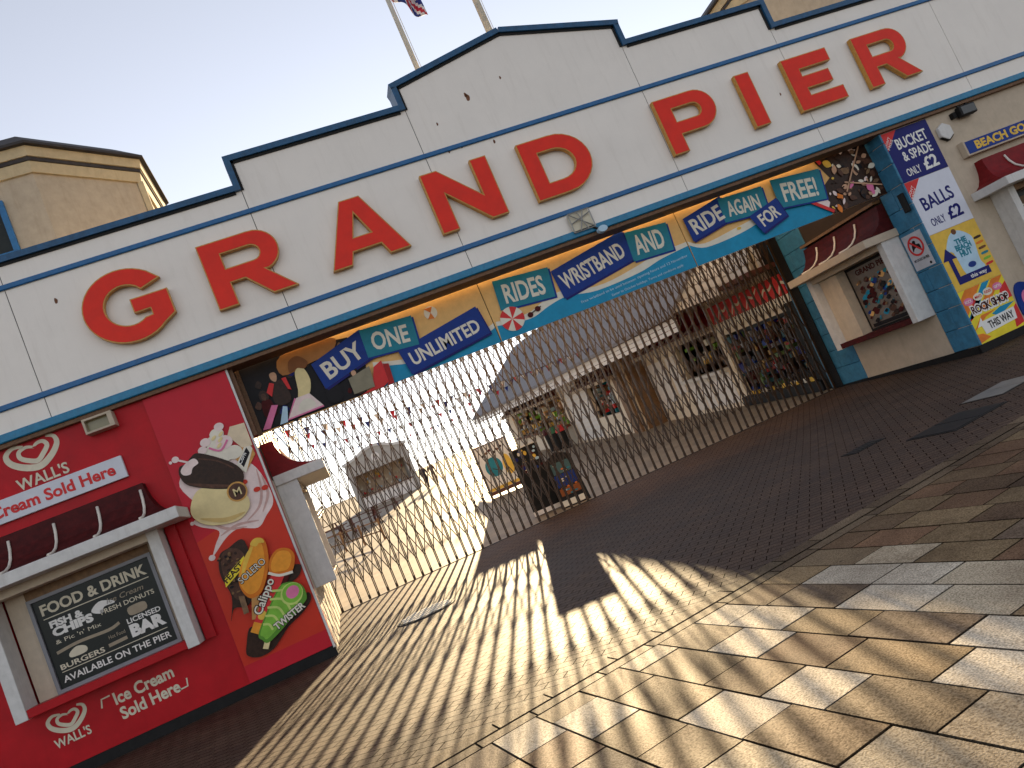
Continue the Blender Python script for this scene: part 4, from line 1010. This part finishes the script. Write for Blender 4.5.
for k in range(22): flat(t, 'printed_disc', ellipse(rq.uniform(.08, L_ - .08), rq.uniform(1.1, 1.64), rq.uniform(.03, .06), rq.uniform(.03, .06), 12), fr, .003 + k * .0004, rq.choice([BANNERBLUE, PALEBLUE, FOAM, YELLOW, MAROON, NAVY]))
t, fr, L_ = leanboard('a_board', 'dark A-board menu with blue and orange print leaning by the gate', 'A-board', (4.56, 18.15), (5.28, 17.98), 1.3, radians(14), BLACK)
MB(fr).prism([(0, .0), (L_, .0), (L_ - .06, 1.22), (L_ * .5, 1.36), (.06, 1.22)], -.05, 0).build('front_panel', BLACK, t)
for u_ in (.06, L_ - .06):
    q = MB(); q.bar(fr.p(u_, 1.2, -.03), fr.p(u_, .03, -.52), .04, .04); q.build('rear_leg', BLACK, t)
flat(t, 'printed_panel', rect(.12, L_ - .12, .50, .80), fr, .002, BANNERBLUE); flat(t, 'printed_panel', rect(.14, L_ - .14, .82, 1.1), fr, .002, mat('print_slate', (.06, .12, .13), .5))
flat(t, 'printed_panel', rect(.12, L_ - .12, .28, .46), fr, .002, mat('print_rust', (.28, .08, .02), .5))
for k in range(3): MB(fr).box(.06 + .21 * k, .06 + .21 * k + .18, .03, .17, .002, .05).build('leaflet_block', FOAM, t)
for k in range(16): flat(t, 'printed_mark', ellipse(rq.uniform(.18, L_ - .18), rq.uniform(.3, 1.08), rq.uniform(.02, .05), .02, 8), fr, .006 + k * .0003, rq.choice([FOAM, TEAL, ORANGE, PALEBLUE]))

# =================================================================== SHOPS ON THE DECK
def goods(parent, fr, u0, u1, v0, v1, w0, w1, n, pal, seed, base, name='goods'):
    r = random.Random(seed)
    for m_ in pal:
        q = MB(fr)
        for i in range(max(1, n // len(pal))):
            u = r.uniform(u0, u1 - .1); v = r.uniform(v0, v1 - .12); a = r.uniform(.06, .22); c = r.uniform(.08, .26); d = r.uniform(w0, w1)
            f2 = base(u) if base else 0
            q.box(u, min(u1, u + a), v + f2, min(v1, v + c) + f2, w0, d)
        tag(q.build(name, m_, parent), kind='stuff')
def ramp_box(q, X, y0, y1, h0, h1, x0, x1):
    """box following the ramp: heights above deck"""
    c = []
    for x in (x0, x1):
        for y in (y0, y1):
            for h in (h0, h1): c.append(q.bm.verts.new((x, y, dz(y) + h)))
    for f in ((0, 1, 3, 2), (4, 6, 7, 5), (0, 4, 5, 1), (2, 3, 7, 6), (0, 2, 6, 4), (1, 5, 7, 3)): q.bm.faces.new([c[i] for i in f])
def ramp_awning(parent, X, y0, y1, h, proj, m, nrib=5):
    def ring(y):
        z = dz(y)
        return [(X, y, z + h + .75), (X - .12, y, z + h + .72), (X - .18, y, z + h + .45), (X - .35, y, z + h + .22), (X - .65, y, z + h + .08), (X - proj, y, z + h + .02), (X - proj, y, z + h), (X, y, z + h)]
    MB().loft([ring(y0), ring(y1)]).build('awning', m, parent)
    q = MB(); ramp_box(q, X, y0 - .1, y1 + .1, h - .14, h - .002, X - proj - .04, X - .002); q.build('beam', CREAMR, parent)
    for k in range(nrib):
        y = y0 + (y1 - y0) * (k + .5) / nrib; z = dz(y)
        MB().tube([(X - .14, y, z + h + .72), (X - .2, y, z + h + .46), (X - .37, y, z + h + .23), (X - .67, y, z + h + .10), (X - proj, y, z + h + .03)], .03, 6).build('awning_rib', RIB, parent)
SHOPCREAM = mat('shop_cream', (.74, .64, .50), .6, var=.1)
# near shop
sh = thing('gift_shop', (14, 23, 0), 'nearest deck shop with red awning and packed souvenir display', 'shop')
X = 12.5
q = MB()
for (y0, y1, h0, h1) in ((17.95, 22.25, 0, .3), (17.95, 22.25, 2.3, 3.5), (22.25, 22.55, 0, 3.5), (22.55, 25.6, 0, 1.30), (22.55, 25.6, 2.55, 3.5), (25.6, 28.6, 0, 3.5)): ramp_box(q, X, y0, y1, h0, h1, X, X + .2)
q.build('front_wall', SHOPCREAM, sh)
q = MB(); ramp_box(q, X, 17.95, 28.6, 0, 3.5, 14.4, 14.6); ramp_box(q, X, 17.951, 18.1, 0, 3.5, X + .2, 14.4); ramp_box(q, X, 28.4, 28.6, 0, 3.5, X + .2, 14.4); q.build('inner_wall', TIMBER, sh)
q = MB(); ramp_box(q, X, 18.15, 22.2, .30, 2.28, X + .35, X + .4); q.build('display_back', BLACKPRINT, sh)
q = MB(); ramp_box(q, X, 18.10, 22.2, .02, .30, X - .25, X + .3); q.build('display_shelf', BLACK, sh)
SWX = SW(X)
goods(sh, SWX, -22.1, -18.1, .35, 2.2, -.3, .05, 220, [BLACKPRINT, MAROON, CHOC2, mat('print_dull_teal', (.03, .09, .11)), mat('print_dull_green', (.09, .15, .05)), NAVY, mat('print_dull_gold', (.28, .17, .05)), mat('print_dull_red', (.26, .03, .03)), BANNERBLUE, CHOC, mat('print_dull_grey', (.18, .18, .20)), BLACK], 4, lambda u: dz(-u))
goods(sh, SWX, -22.1, -18.1, .30, .42, .1, .2, 18, [FOAM, YELLOW], 6, lambda u: dz(-u))
q = MB(); ramp_box(q, X, 22.6, 25.6, 1.22, 1.34, X - .35, X + .1); q.build('counter', BEAM, sh)
goods(sh, SWX, -25.5, -22.6, 1.36, 2.4, -.6, -.2, 40, [CHOC, GREEN, YELLOW, TIMBER, BLACKPRINT, FOAM], 8, lambda u: dz(-u))
for k in range(4):
    q = MB(); ramp_box(q, X, 22.7 + k * .75, 23.35 + k * .75, .15, 1.18, X - .03, X - .002); q.build('white_panel', WHITEBOARD, sh)
for k in range(3):
    q = MB(); ramp_box(q, X, 25.9 + k * .9, 26.6 + k * .9, .9 - .2 * k, 2.3, X - .05, X - .002); q.build('white_panel', WHITEBOARD, sh)
ramp_awning(sh, X, 22.5, 27.3, 2.75, .85, AWNRED, 5)
q = MB(); ramp_box(q, X, 17.9, 30.5, 3.5, 3.62, 11.5, 15.0); q.build('roof_edge', DARKWOOD, sh)
t = thing('shop_sign', (12.3, 19.8, 2.7), 'red fascia sign with white wave above the souvenir display', 'sign')
q = MB(); ramp_box(q, X, 17.96, 22.1, 2.72, 3.28, X - .14, X - .002); q.build('panel', PRINTRED, t)
q = MB(); ramp_box(q, X, 17.96, 22.1, 2.50, 2.716, X - .13, X - .002); q.build('lower_band', FOAM, t)
fr = SWX
for k in range(5):
    u = -21.7 + k * .85
    flat(t, 'white_wave', [(a, c + dz(-a)) for a, c in ribbon(spline([(u, 2.78), (u + .25, 3.05), (u + .5, 3.0), (u + .8, 3.2)], 4, False), [.03 + .05 * sin(pi * i / 12) for i in range(13)])], fr, .141, FOAM)
t = thing('roof_board', (12.3, 20, 3.3), 'pale slatted roof edge above the red sign', 'roof edge')
q = MB()
for k in range(4): ramp_box(q, X, 17.9, 27.8, 3.64 + k * .2, 3.80 + k * .2, 11.6 + k * .05, 11.66 + k * .05)
q.build('slat', WHITEBOARD, t)
q = MB(); ramp_box(q, X, 17.92, 27.78, 3.63, 4.40, 11.84, 11.9); q.build('backing', SHOPCREAM, t)
# middle shop
sm = thing('kiosk_shop', (13.5, 32.5, .7), 'middle deck shop with white boarded corner and brown pillar', 'shop')
X2 = 11.5
q = MB()
for (y0, y1, h0, h1) in ((28.7, 30.2, 0, 3.3), (30.2, 33.2, 0, .95), (30.2, 33.2, 2.5, 3.3), (33.2, 36.5, 0, 3.3)): ramp_box(q, X2, y0, y1, h0, h1, X2, X2 + .2)
q.build('front_wall', SHOPCREAM, sm)
q = MB(); ramp_box(q, X2, 28.7, 36.5, 0, 3.3, 13.6, 13.8); ramp_box(q, X2, 28.65, 28.85, 0, 3.3, X2 + .2, 13.6); ramp_box(q, X2, 36.3, 36.5, 0, 3.3, X2 + .2, 13.6); q.build('inner_wall', TIMBER, sm)
q = MB(); ramp_box(q, X2, 28.66, 29.5, 0, 3.3, X2 - .12, X2 - .002); q.build('pillar', TIMBER, sm)
q = MB()
for k in range(16): ramp_box(q, X2, 33.25, 36.4, .1 + k * .2, .28 + k * .2, X2 - .05, X2 - .002)
q.build('boarding', WHITEBOARD, sm)
goods(sm, SW(X2), -33.1, -30.3, .95, 2.4, -.5, -.05, 70, [WHITEBOARD, CHOC, BLACKPRINT, PRINTRED, TIMBER, PALEBLUE, TEAL], 12, lambda u: dz(-u))
ramp_awning(sm, X2, 28.9, 33.4, 2.5, .7, MAROON, 4)
q = MB(); ramp_box(q, X2, 33.6, 36.2, 2.75, 3.25, X2 - .4, X2 - .06); q.build('white_signs', WHITEBOARD, sm)
# far shop
sf = thing('beach_shop', (13.5, 44, 1.3), 'far deck shop with hanging goods under a long shingled roof', 'shop')
q = MB()
for (y0, y1, h0, h1) in ((36.6, 37.4, 0, 3.3), (37.4, 48.5, 0, 1.0), (37.4, 48.5, 2.6, 3.3), (48.5, 50.0, 0, 3.3)): ramp_box(q, X2, y0, y1, h0, h1, X2, X2 + .2)
q.build('front_wall', SHOPCREAM, sf)
q = MB(); ramp_box(q, X2, 36.6, 50, 0, 3.3, 13.6, 13.8); ramp_box(q, X2, 49.8, 50.0, 0, 3.3, X2 + .2, 13.6); q.build('inner_wall', TIMBER, sf)
goods(sf, SW(X2), -48.2, -37.6, 1.0, 2.5, -.3, .12, 130, [SAND, FOAM, GREEN, TIMBER, YELLOW, BLACKPRINT, SKIN, PALEBLUE], 15, lambda u: dz(-u))
q = MB(); ramp_box(q, X2, 37.4, 48.5, .95, 1.08, X2 - .25, X2 - .002); q.build('counter', RUST, sf)
ramp_awning(sf, X2, 37.5, 48.2, 2.65, .7, MAROON, 6)
# shared shingled roof
rf = thing('shingled_roof', (13.5, 40, 4), 'long grey shingled roof over the deck shops', 'roof')
q = MB()
YE = 52.2
def rz(y): return dz(y)
A = [(9.8, 19.4, dz(19.4) + 3.45), (9.8, YE, dz(YE) + 3.36), (13.4, 19.4, dz(19.4) + 6.5), (13.4, YE - 3.5, dz(YE) + 6.4), (17.0, 19.4, dz(19.4) + 3.45), (17.0, YE, dz(YE) + 3.36)]
V = [q.bm.verts.new(p) for p in A]
for f in ((0, 1, 3, 2), (2, 3, 5, 4), (1, 5, 3)): q.bm.faces.new([V[i] for i in f])
V2 = [q.bm.verts.new((p[0], p[1], p[2] - .12)) for p in A]
for f in ((0, 2, 3, 1), (2, 4, 5, 3), (1, 3, 5)): q.bm.faces.new([V2[i] for i in f])
for a_, c_ in ((0, 1), (1, 5), (5, 4), (0, 2), (2, 4)): q.bm.faces.new((V[a_], V[c_], V2[c_], V2[a_]))
q.build('shingles', SLATE, rf)
q = MB(FA(19.5))
for k in range(11):
    h0, h1_ = 3.42 + k * .26, 3.42 + k * .26 + .24
    f0, f1 = (h0 - 3.42) / 3.05, (h1_ - 3.42) / 3.05
    q.prism([(9.9 + 3.5 * f0, dz(19.4) + h0), (16.9 - 3.5 * f0, dz(19.4) + h0), (16.9 - 3.5 * f1, dz(19.4) + h1_), (9.9 + 3.5 * f1, dz(19.4) + h1_)], -.04, .0)
q.build('gable_boarding', WHITEBOARD, rf)
q = MB()
q.bar((9.77, 19.4, dz(19.4) + 3.37), (9.77, YE, dz(YE) + 3.28), .10, .08); q.build('gutter', SLATE, rf)
for k in range(3):
    q = MB(); ramp_box(q, 9.8, 19.4, YE, 2.90 + k * .14, 3.02 + k * .14, 9.84 + k * .01, 9.88 + k * .01); q.build('eave_board', WHITEBOARD, rf)
# bins by the shop
for k, (m_, lb) in enumerate(((MAROON, 'dark red litter bin in front of the far shop'), (mat('bin_green', (.03, .14, .05), .5), 'green litter bin between two red ones'), (PRINTRED, 'bright red litter bin nearest the white boarding'))):
    y = 39.6 - k * 1.2; z = dz(y)
    t = thing('litter_bin', (10.9, y, z), lb, 'bin', 'bins in front of the far shop')
    MB().loft([[(10.9 + r_ * cos(a), y + r_ * sin(a), z + h_) for a in [2 * pi * i / 12 for i in range(12)]] for r_, h_ in ((.25, 0), (.30, .9))]).build('body', BLACK, t)
    MB().loft([[(10.9 + r_ * cos(a), y + r_ * sin(a), z + h_) for a in [2 * pi * i / 12 for i in range(12)]] for r_, h_ in ((.33, .90), (.33, 1.0), (.22, 1.22))]).build('lid', m_, t)

# =================================================================== DECK FURNITURE, STALL, PEOPLE
st = thing('refreshment_stall', (3.6, 65, dz(65)), 'grey deck stall with curved pediment and open front', 'stall')
SF = FA(65.0); zb = dz(65)
MB(SF).box(1.0, 1.5, zb, 5.9, -3, 0).build('pier', CONCRETE, st); MB(SF).box(5.7, 6.2, zb, 5.9, -3, 0).build('pier', CONCRETE, st)
q = MB(SF); q.prism(spline([(1.0, 5.2), (6.2, 5.2)], 1, False) + [(6.2, 6.15)] + spline([(6.2, 6.3), (5.2, 6.5), (4.4, 6.85), (3.6, 6.98), (2.8, 6.85), (2.0, 6.5), (1.0, 6.3)], 5, False), -.3, .05); q.build('pediment', CONCRETE, st)
q = MB(SF)
cv = spline([(.85, 6.32), (2.0, 6.55), (2.8, 6.9), (3.6, 7.03), (4.4, 6.9), (5.2, 6.55), (6.35, 6.32)], 6, False)
q.prism(ribbon(cv, .22), -.4, .18); q.build('cornice', BEAM, st)
flat(st, 'medallion', ellipse(3.6, 6.1, .34, .38, 20), SF, .06, WHITEBOARD, .03)
MB(SF).box(1.5, 5.7, zb, zb + 1.0, -.3, 0).build('counter', WHITEBOARD, st)
MB(SF).box(1.5, 5.7, zb, 5.79, -3, -2.8).build('back_wall', CREAM, st)
MB(SF).box(1.4, 5.8, zb + 1.0, zb + 1.08, -.4, .15).build('counter_top', DARKWOOD, st)
goods(st, SF, 1.6, 5.6, zb + 1.1, 5.1, -2.6, -1.8, 40, [WHITEBOARD, YELLOW, PRINTRED, PALEBLUE, FOAM], 31, None)
MB(SF).box(1.0, 6.2, 5.8, 6.0, -3, -.31).build('roof', CONCRETE, st)
RAILM = mat('rail_paint', (.42, .38, .28), .5)
def railing(name, label, p0, p1, h=1.1, n=20, m=RAILM):
    t = thing(name, (p0[0], p0[1], dz(p0[1])), label, 'railing')
    P0 = Vector((p0[0], p0[1], dz(p0[1]))); P1 = Vector((p1[0], p1[1], dz(p1[1])))
    for f in (1.0, .55, .2): MB().tube([P0 + Vector((0, 0, h * f)), P1 + Vector((0, 0, h * f))], .035, 6).build('rail', m, t)
    for i in range(n + 1):
        p = P0.lerp(P1, i / n); MB().tube([p, p + Vector((0, 0, h))], .04, 6).build('post', m, t)
railing('pier_railing', 'cream railing along the left edge of the pier deck', (-3.2, 22), (-3.2, 120), 1.15, 40)
railing('pier_railing', 'far railing across the end of the pier deck', (-6, 128), (22, 128), 1.2, 24, TIMBER)
def picnic(x, y, rot, label):
    z = dz(y); t = thing('picnic_table', (x, y, z), label, 'picnic table', 'picnic tables on the deck')
    c, s_ = cos(rot), sin(rot)
    fr = Frame((x, y, z), (c, s_, 0), (0, 0, 1), (-s_, c, 0))
    q = MB(fr)
    for k in range(5): q.box(-.9, .9, -.36 + k * .15, -.24 + k * .15, .72, .76)
    q.build('tabletop', DARKWOOD, t)
    for sgn in (-1, 1):
        q = MB(fr); q.box(-.9, .9, sgn * .72 - .13, sgn * .72 + .13, .42, .46); q.build('bench_seat', DARKWOOD, t)
    for u in (-.65, .65):
        q = MB(); q.bar(fr.p(u, -.75, 0), fr.p(u, -.25, .72), .09, .05); q.bar(fr.p(u, .75, 0), fr.p(u, .25, .72), .09, .05); q.bar(fr.p(u, -.8, .38), fr.p(u, .8, .38), .05, .08); q.build('trestle', DARKWOOD, t)
picnic(-1.2, 40, .2, 'picnic table nearest the left kiosk beyond the gate'); picnic(.6, 43, .1, 'picnic table in the middle before the stall'); picnic(2.0, 47, .15, 'picnic table farthest out near the stall front'); picnic(-1.6, 46, .3, 'picnic table behind the nearest one by the railing')
# stepped terrace in front of the tables
t = thing('low_fence', (-1.5, 34, .8), 'low open timber fence before the picnic tables', 'fence')
P0 = Vector((-2.9, 36, dz(36))); P1 = Vector((.9, 31, dz(31)))
for h_ in (.35, .75): MB().bar(P0 + Vector((0, 0, h_)), P1 + Vector((0, 0, h_)), .05, .1).build('rail', TIMBER, t)
for i in range(6):
    p = P0.lerp(P1, i / 5); MB().bar(p, p + Vector((0, 0, .85)), .09, .09).build('post', TIMBER, t)

def person(x, y, h, label, coat, legs, face=0.0, stride=.18):
    z = dz(y)
    me = bpy.data.meshes.new('person'); bm = bmesh.new(); sk = []
    s_ = h / 1.75
    J = {'pel': (0, 0, .92, .13), 'wst': (0, 0, 1.06, .125), 'chest': (0, -.01, 1.30, .15), 'neck': (0, 0, 1.47, .055), 'head': (0, -.01, 1.60, .085), 'top': (0, 0, 1.70, .07),
         'lh': (.09, 0, .88, .10), 'lk': (.10, stride * .6, .48, .065), 'la': (.10, stride, .08, .045), 'lt': (.10, stride - .14, .04, .04),
         'rh': (-.09, 0, .88, .10), 'rk': (-.10, -stride * .4, .48, .065), 'ra': (-.10, -stride, .08, .045), 'rt': (-.10, -stride - .14, .04, .04),
         'ls': (.19, 0, 1.40, .07), 'le': (.25, -.05, 1.14, .05), 'lw': (.24, -.14, .92, .035), 'lf': (.24, -.17, .84, .03),
         'rs': (-.19, 0, 1.40, .07), 're': (-.25, .05, 1.14, .05), 'rw': (-.25, -.02, .92, .035), 'rf': (-.25, -.04, .84, .03)}
    E_ = [('pel', 'wst'), ('wst', 'chest'), ('chest', 'neck'), ('neck', 'head'), ('head', 'top'), ('pel', 'lh'), ('lh', 'lk'), ('lk', 'la'), ('la', 'lt'), ('pel', 'rh'), ('rh', 'rk'), ('rk', 'ra'), ('ra', 'rt'), ('chest', 'ls'), ('ls', 'le'), ('le', 'lw'), ('lw', 'lf'), ('chest', 'rs'), ('rs', 're'), ('re', 'rw'), ('rw', 'rf')]
    ks = list(J); c, sn = cos(face), sin(face)
    vs = {k: bm.verts.new((( J[k][0] * c - J[k][1] * sn) * s_, (J[k][0] * sn + J[k][1] * c) * s_, J[k][2] * s_)) for k in ks}
    for a, b_ in E_: bm.edges.new((vs[a], vs[b_]))
    bm.verts.index_update(); bm.to_mesh(me); bm.free()
    ob = bpy.data.objects.new('person', me); COL.objects.link(ob)
    md = ob.modifiers.new('skin', 'SKIN'); sv = me.skin_vertices[0].data
    for i, k in enumerate(ks): sv[i].radius = (J[k][3] * s_, J[k][3] * s_); sv[i].use_root = (i == 0)
    ob.modifiers.new('sub', 'SUBSURF').levels = 1; ob.modifiers['sub'].render_levels = 1
    dg = bpy.context.evaluated_depsgraph_get(); dg.update()
    m2 = bpy.data.meshes.new_from_object(ob.evaluated_get(dg)); ob.modifiers.clear(); ob.data = m2
    m2.materials.clear()
    for mm in (coat, legs, mat('skin_tone', (.45, .26, .18), .6), CHOC): m2.materials.append(mm)
    for p in m2.polygons:
        p.use_smooth = True; zc_ = p.center.z / s_
        p.material_index = 1 if zc_ < .9 else (0 if zc_ < 1.45 else (3 if zc_ > 1.63 else 2))
        if abs(p.center.x) > .2 * s_ and zc_ < .9 and zc_ > .78: p.material_index = 2
    ob.location = (x, y, z); tag(ob, label, 'person')
person(6.0, 58, 1.72, 'person in dark clothes walking far along the deck', CLOTHDARK, CLOTHDARK, .3)
person(6.7, 58.6, 1.68, 'person in a brown coat walking right of the dark figure', CLOTHTAN, CLOTHTAN, -.2)

# =================================================================== BUNTING
def bunting(p0, p1, sag, n, label, s=.30, seed=0):
    P0, P1 = Vector(p0), Vector(p1)
    t = thing('bunting', p0, label, 'bunting', 'bunting strings over the deck')
    r = random.Random(seed)
    pts = [P0.lerp(P1, i / 40) - Vector((0, 0, sag * 4 * (i / 40) * (1 - i / 40))) for i in range(41)]
    MB().tube(pts, .008, 4).build('cord', BLACK, t)
    d = (P1 - P0); d.z = 0; d.normalize()
    for i in range(n):
        f = (i + .5) / n; p = P0.lerp(P1, f) - Vector((0, 0, sag * 4 * f * (1 - f))); sw = r.uniform(-.12, .12)
        nn = Vector((-d.y, d.x, 0)) * sw
        q = MB()
        a, b_, c_ = p - d * s * .42, p + d * s * .42, p - Vector((0, 0, s)) + nn
        off_ = Vector((-d.y, d.x, 0)) * .003
        q.loft([[a - off_, b_ - off_, c_ - off_], [a + off_, b_ + off_, c_ + off_]])
        q.build('flag', [FLAGRED, FLAGBLUE, FLAGWHITE][(i + seed) % 3], t)
bunting((-.9, 21, 4.6), (11.4, 27, 4.3), .45, 26, 'bunting string hung closest behind the gate', .21, 0)
bunting((-1.5, 26, 5.2), (11.3, 31, 4.7), .5, 26, 'second bunting string behind the gate from the front', .22, 1)
bunting((-2.4, 42, 6.8), (11.2, 42, 5.4), .6, 24, 'third bunting string, level with the far shop', .26, 0)
bunting((1.0, 62, 7.6), (11.2, 48, 5.6), .7, 24, 'bunting string running from the stall to the far shop roof', .28, 1)

# =================================================================== TOWERS, FLAGS
def tower(cx, cy, label):
    t = thing('corner_tower', (cx, cy, 5), label, 'tower')
    def oc(r, z): return [(cx + r * cos(pi / 8 + k * pi / 4), cy + r * sin(pi / 8 + k * pi / 4), z) for k in range(8)]
    R = 3.05
    MB().loft([oc(R, 5.1), oc(R, 10.5)]).build('wall', mat('wall_tower', (.40, .34, .26), .7, var=.1, grime=.3), t)
    MB().loft([oc(R + .06, 10.45), oc(R + .10, 10.67)]).build('cornice', mat('cornice_cream', (.45, .37, .23), .6, var=.12, grime=.4), t)
    MB().loft([oc(R + .13, 10.675), oc(R + .13, 10.75)]).build('cornice_band', LEAD, t)
    MB().loft([oc(R + .16, 10.755), oc(R + .20, 10.95)]).build('cornice', MATS['cornice_cream'], t)
    MB().loft([oc(R + .30, 10.955), oc(R + .30, 11.01), oc(R - .3, 11.45), oc(.25, 12.7), oc(.04, 12.9)]).build('roof', LEAD, t)
    q = MB()
    for k in (7,):
        a = pi / 8 + k * pi / 4
        for da in (0.0,):
            p = Vector((cx + (R + .03) * cos(a), cy + (R + .03) * sin(a), 5.2)); q.bar(p, (p.x, p.y, 10.45), .12, .12)
    q.build('corner_board', MATS['cornice_cream'], t)
    fy = cy - R * cos(pi / 8)
    f = FA(fy)
    wf = MB(f)
    x0, x1, z0, z1 = cx - .55, cx + .50, 8.9, 10.05
    wf.box(x0, x1, z0, z0 + .11, .002, .07); wf.box(x0, x1, z1 - .11, z1, .002, .07); wf.box(x0, x0 + .11, z0 + .112, z1 - .112, .002, .07); wf.box(x1 - .11, x1, z0 + .112, z1 - .112, .002, .07)
    w_ = wf.build('window', BLUE, t)
    MB(f).box(x0 + .112, x1 - .112, z0 + .112, z1 - .112, .002, .02).build('pane', DARKGLASS, w_)
tower(-4.36, 18.87, 'cream octagonal tower with dark roof behind the left end of the fascia')
tower(17.3, 18.87, 'cream octagonal tower behind the right end of the fascia')
def flagpole(x, z0, h, r, label):
    t = thing('flagpole', (x, 13.5, z0), label, 'flagpole', 'flagpoles on the gable')
    MB().tube([(x, 13.5, z0), (x, 13.5, z0 + h)], [r, r * .6], 10).build('pole', POLE, t, smooth=True)
    MB().loft([[(x + r_ * cos(a), 13.5 + r_ * sin(a), z0 + h + q_) for a in [2 * pi * i / 10 for i in range(10)]] for r_, q_ in ((.03, 0), (.07, .05), (.07, .1), (.02, .15))]).build('finial', GOLD, t)
    q = MB(); q.tube([(x + r + .02, 13.48, z0 + .4), (x + r * .8 + .02, 13.48, z0 + h - .1)], .006, 4); q.build('halyard', INKCREAM, t)
flagpole(4.16, 7.9, 5.2, .055, 'slim flagpole with a flag, left of the gable peak'); flagpole(5.79, 8.4, 5.6, .075, 'thicker bare flagpole rising behind the gable peak')
# drooping union flag
q = MB(); nu, nv = 28, 18; grid = []; cols = []
for j in range(nv + 1):
    row = []
    for i in range(nu + 1):
        f = i / nu; g_ = j / nv
        droop = .55 * f ** 1.2
        x = 4.22 + f * .62 - .12 * f * f; y = 13.5 + .16 * sin(f * 9 + g_ * 2) * (f ** .6)
        z = 11.55 - g_ * 1.15 - droop * (.4 + .6 * 1)
        row.append(q.bm.verts.new((x, y, z)))
    grid.append(row)
for j in range(nv):
    for i in range(nu):
        fc = q.bm.faces.new((grid[j][i], grid[j][i + 1], grid[j + 1][i + 1], grid[j + 1][i]))
        a = (i + .5) / nu * 2 - 1; b_ = (j + .5) / nv * 2 - 1
        d1, d2 = abs(a - b_), abs(a + b_)
        mi = 0
        if min(d1, d2) < .30: mi = 2
        if min(d1, d2) < .12: mi = 1
        if abs(a) < .24 or abs(b_) < .36: mi = 2
        if abs(a) < .13 or abs(b_) < .2: mi = 1
        fc.material_index = mi
o = q.build('union_flag', None, None, smooth=True, mats=[FLAGBLUE, FLAGRED, FLAGWHITE])
so = o.modifiers.new('thick', 'SOLIDIFY'); so.thickness = .006
tag(o, 'red white and blue flag drooping from the slim pole', 'flag')

# =================================================================== LIGHT AND CAMERA
SUN_AZ, SUN_EL = 13.2, 10.0
wd = bpy.data.worlds.new('World'); SC.world = wd; wd.use_nodes = True
nt = wd.node_tree; bg = nt.nodes['Background']
sky = nt.nodes.new('ShaderNodeTexSky'); sky.sky_type = 'NISHITA'; sky.sun_disc = False
sky.sun_elevation = radians(SUN_EL); sky.sun_rotation = radians(SUN_AZ); sky.altitude = 10; sky.air_density = 1.0; sky.dust_density = .05; sky.ozone_density = 1.5
hs = nt.nodes.new('ShaderNodeHueSaturation'); hs.inputs['Saturation'].default_value = .34
tint = nt.nodes.new('ShaderNodeMix'); tint.data_type = 'RGBA'; tint.blend_type = 'MULTIPLY'; tint.inputs['Factor'].default_value = 1; tint.inputs['B'].default_value = (.975, .955, 1.0, 1)
nt.links.new(sky.outputs['Color'], hs.inputs['Color']); nt.links.new(hs.outputs['Color'], tint.inputs['A'])
nt.links.new(tint.outputs['Result'], bg.inputs['Color']); bg.inputs['Strength'].default_value = .07
sl = bpy.data.lights.new('sun', 'SUN'); sl.energy = 3.8; sl.angle = radians(.42); sl.color = (1.0, .75, .43)
so = bpy.data.objects.new('sun', sl); COL.objects.link(so)
dv = Vector((-sin(radians(SUN_AZ)) * cos(radians(SUN_EL)), -cos(radians(SUN_AZ)) * cos(radians(SUN_EL)), -sin(radians(SUN_EL))))
so.rotation_euler = dv.to_track_quat('-Z', 'Y').to_euler(); so.location = (20, 60, 30)

cam = bpy.data.cameras.new('camera'); co = bpy.data.objects.new('camera', cam); COL.objects.link(co); SC.camera = co
YAW, PIT, ROL, FPX = radians(14.321), radians(4.975), radians(-23.122), 785.0
wv = Vector((sin(YAW) * cos(PIT), cos(YAW) * cos(PIT), sin(PIT))); r0 = Vector((cos(YAW), -sin(YAW), 0)); u0 = r0.cross(wv)
rv = cos(ROL) * r0 + sin(ROL) * u0; uv = -sin(ROL) * r0 + cos(ROL) * u0
M = Matrix((( rv.x, uv.x, -wv.x, 0), (rv.y, uv.y, -wv.y, 0), (rv.z, uv.z, -wv.z, 1.6), (0, 0, 0, 1)))
co.matrix_world = M
cam.sensor_width = 36; cam.lens = FPX / 1024 * 36; cam.clip_end = 12000; cam.clip_start = .05
SC.view_settings.view_transform = 'Standard'; SC.view_settings.look = 'None'; SC.view_settings.exposure = 1.95; SC.view_settings.gamma = 1
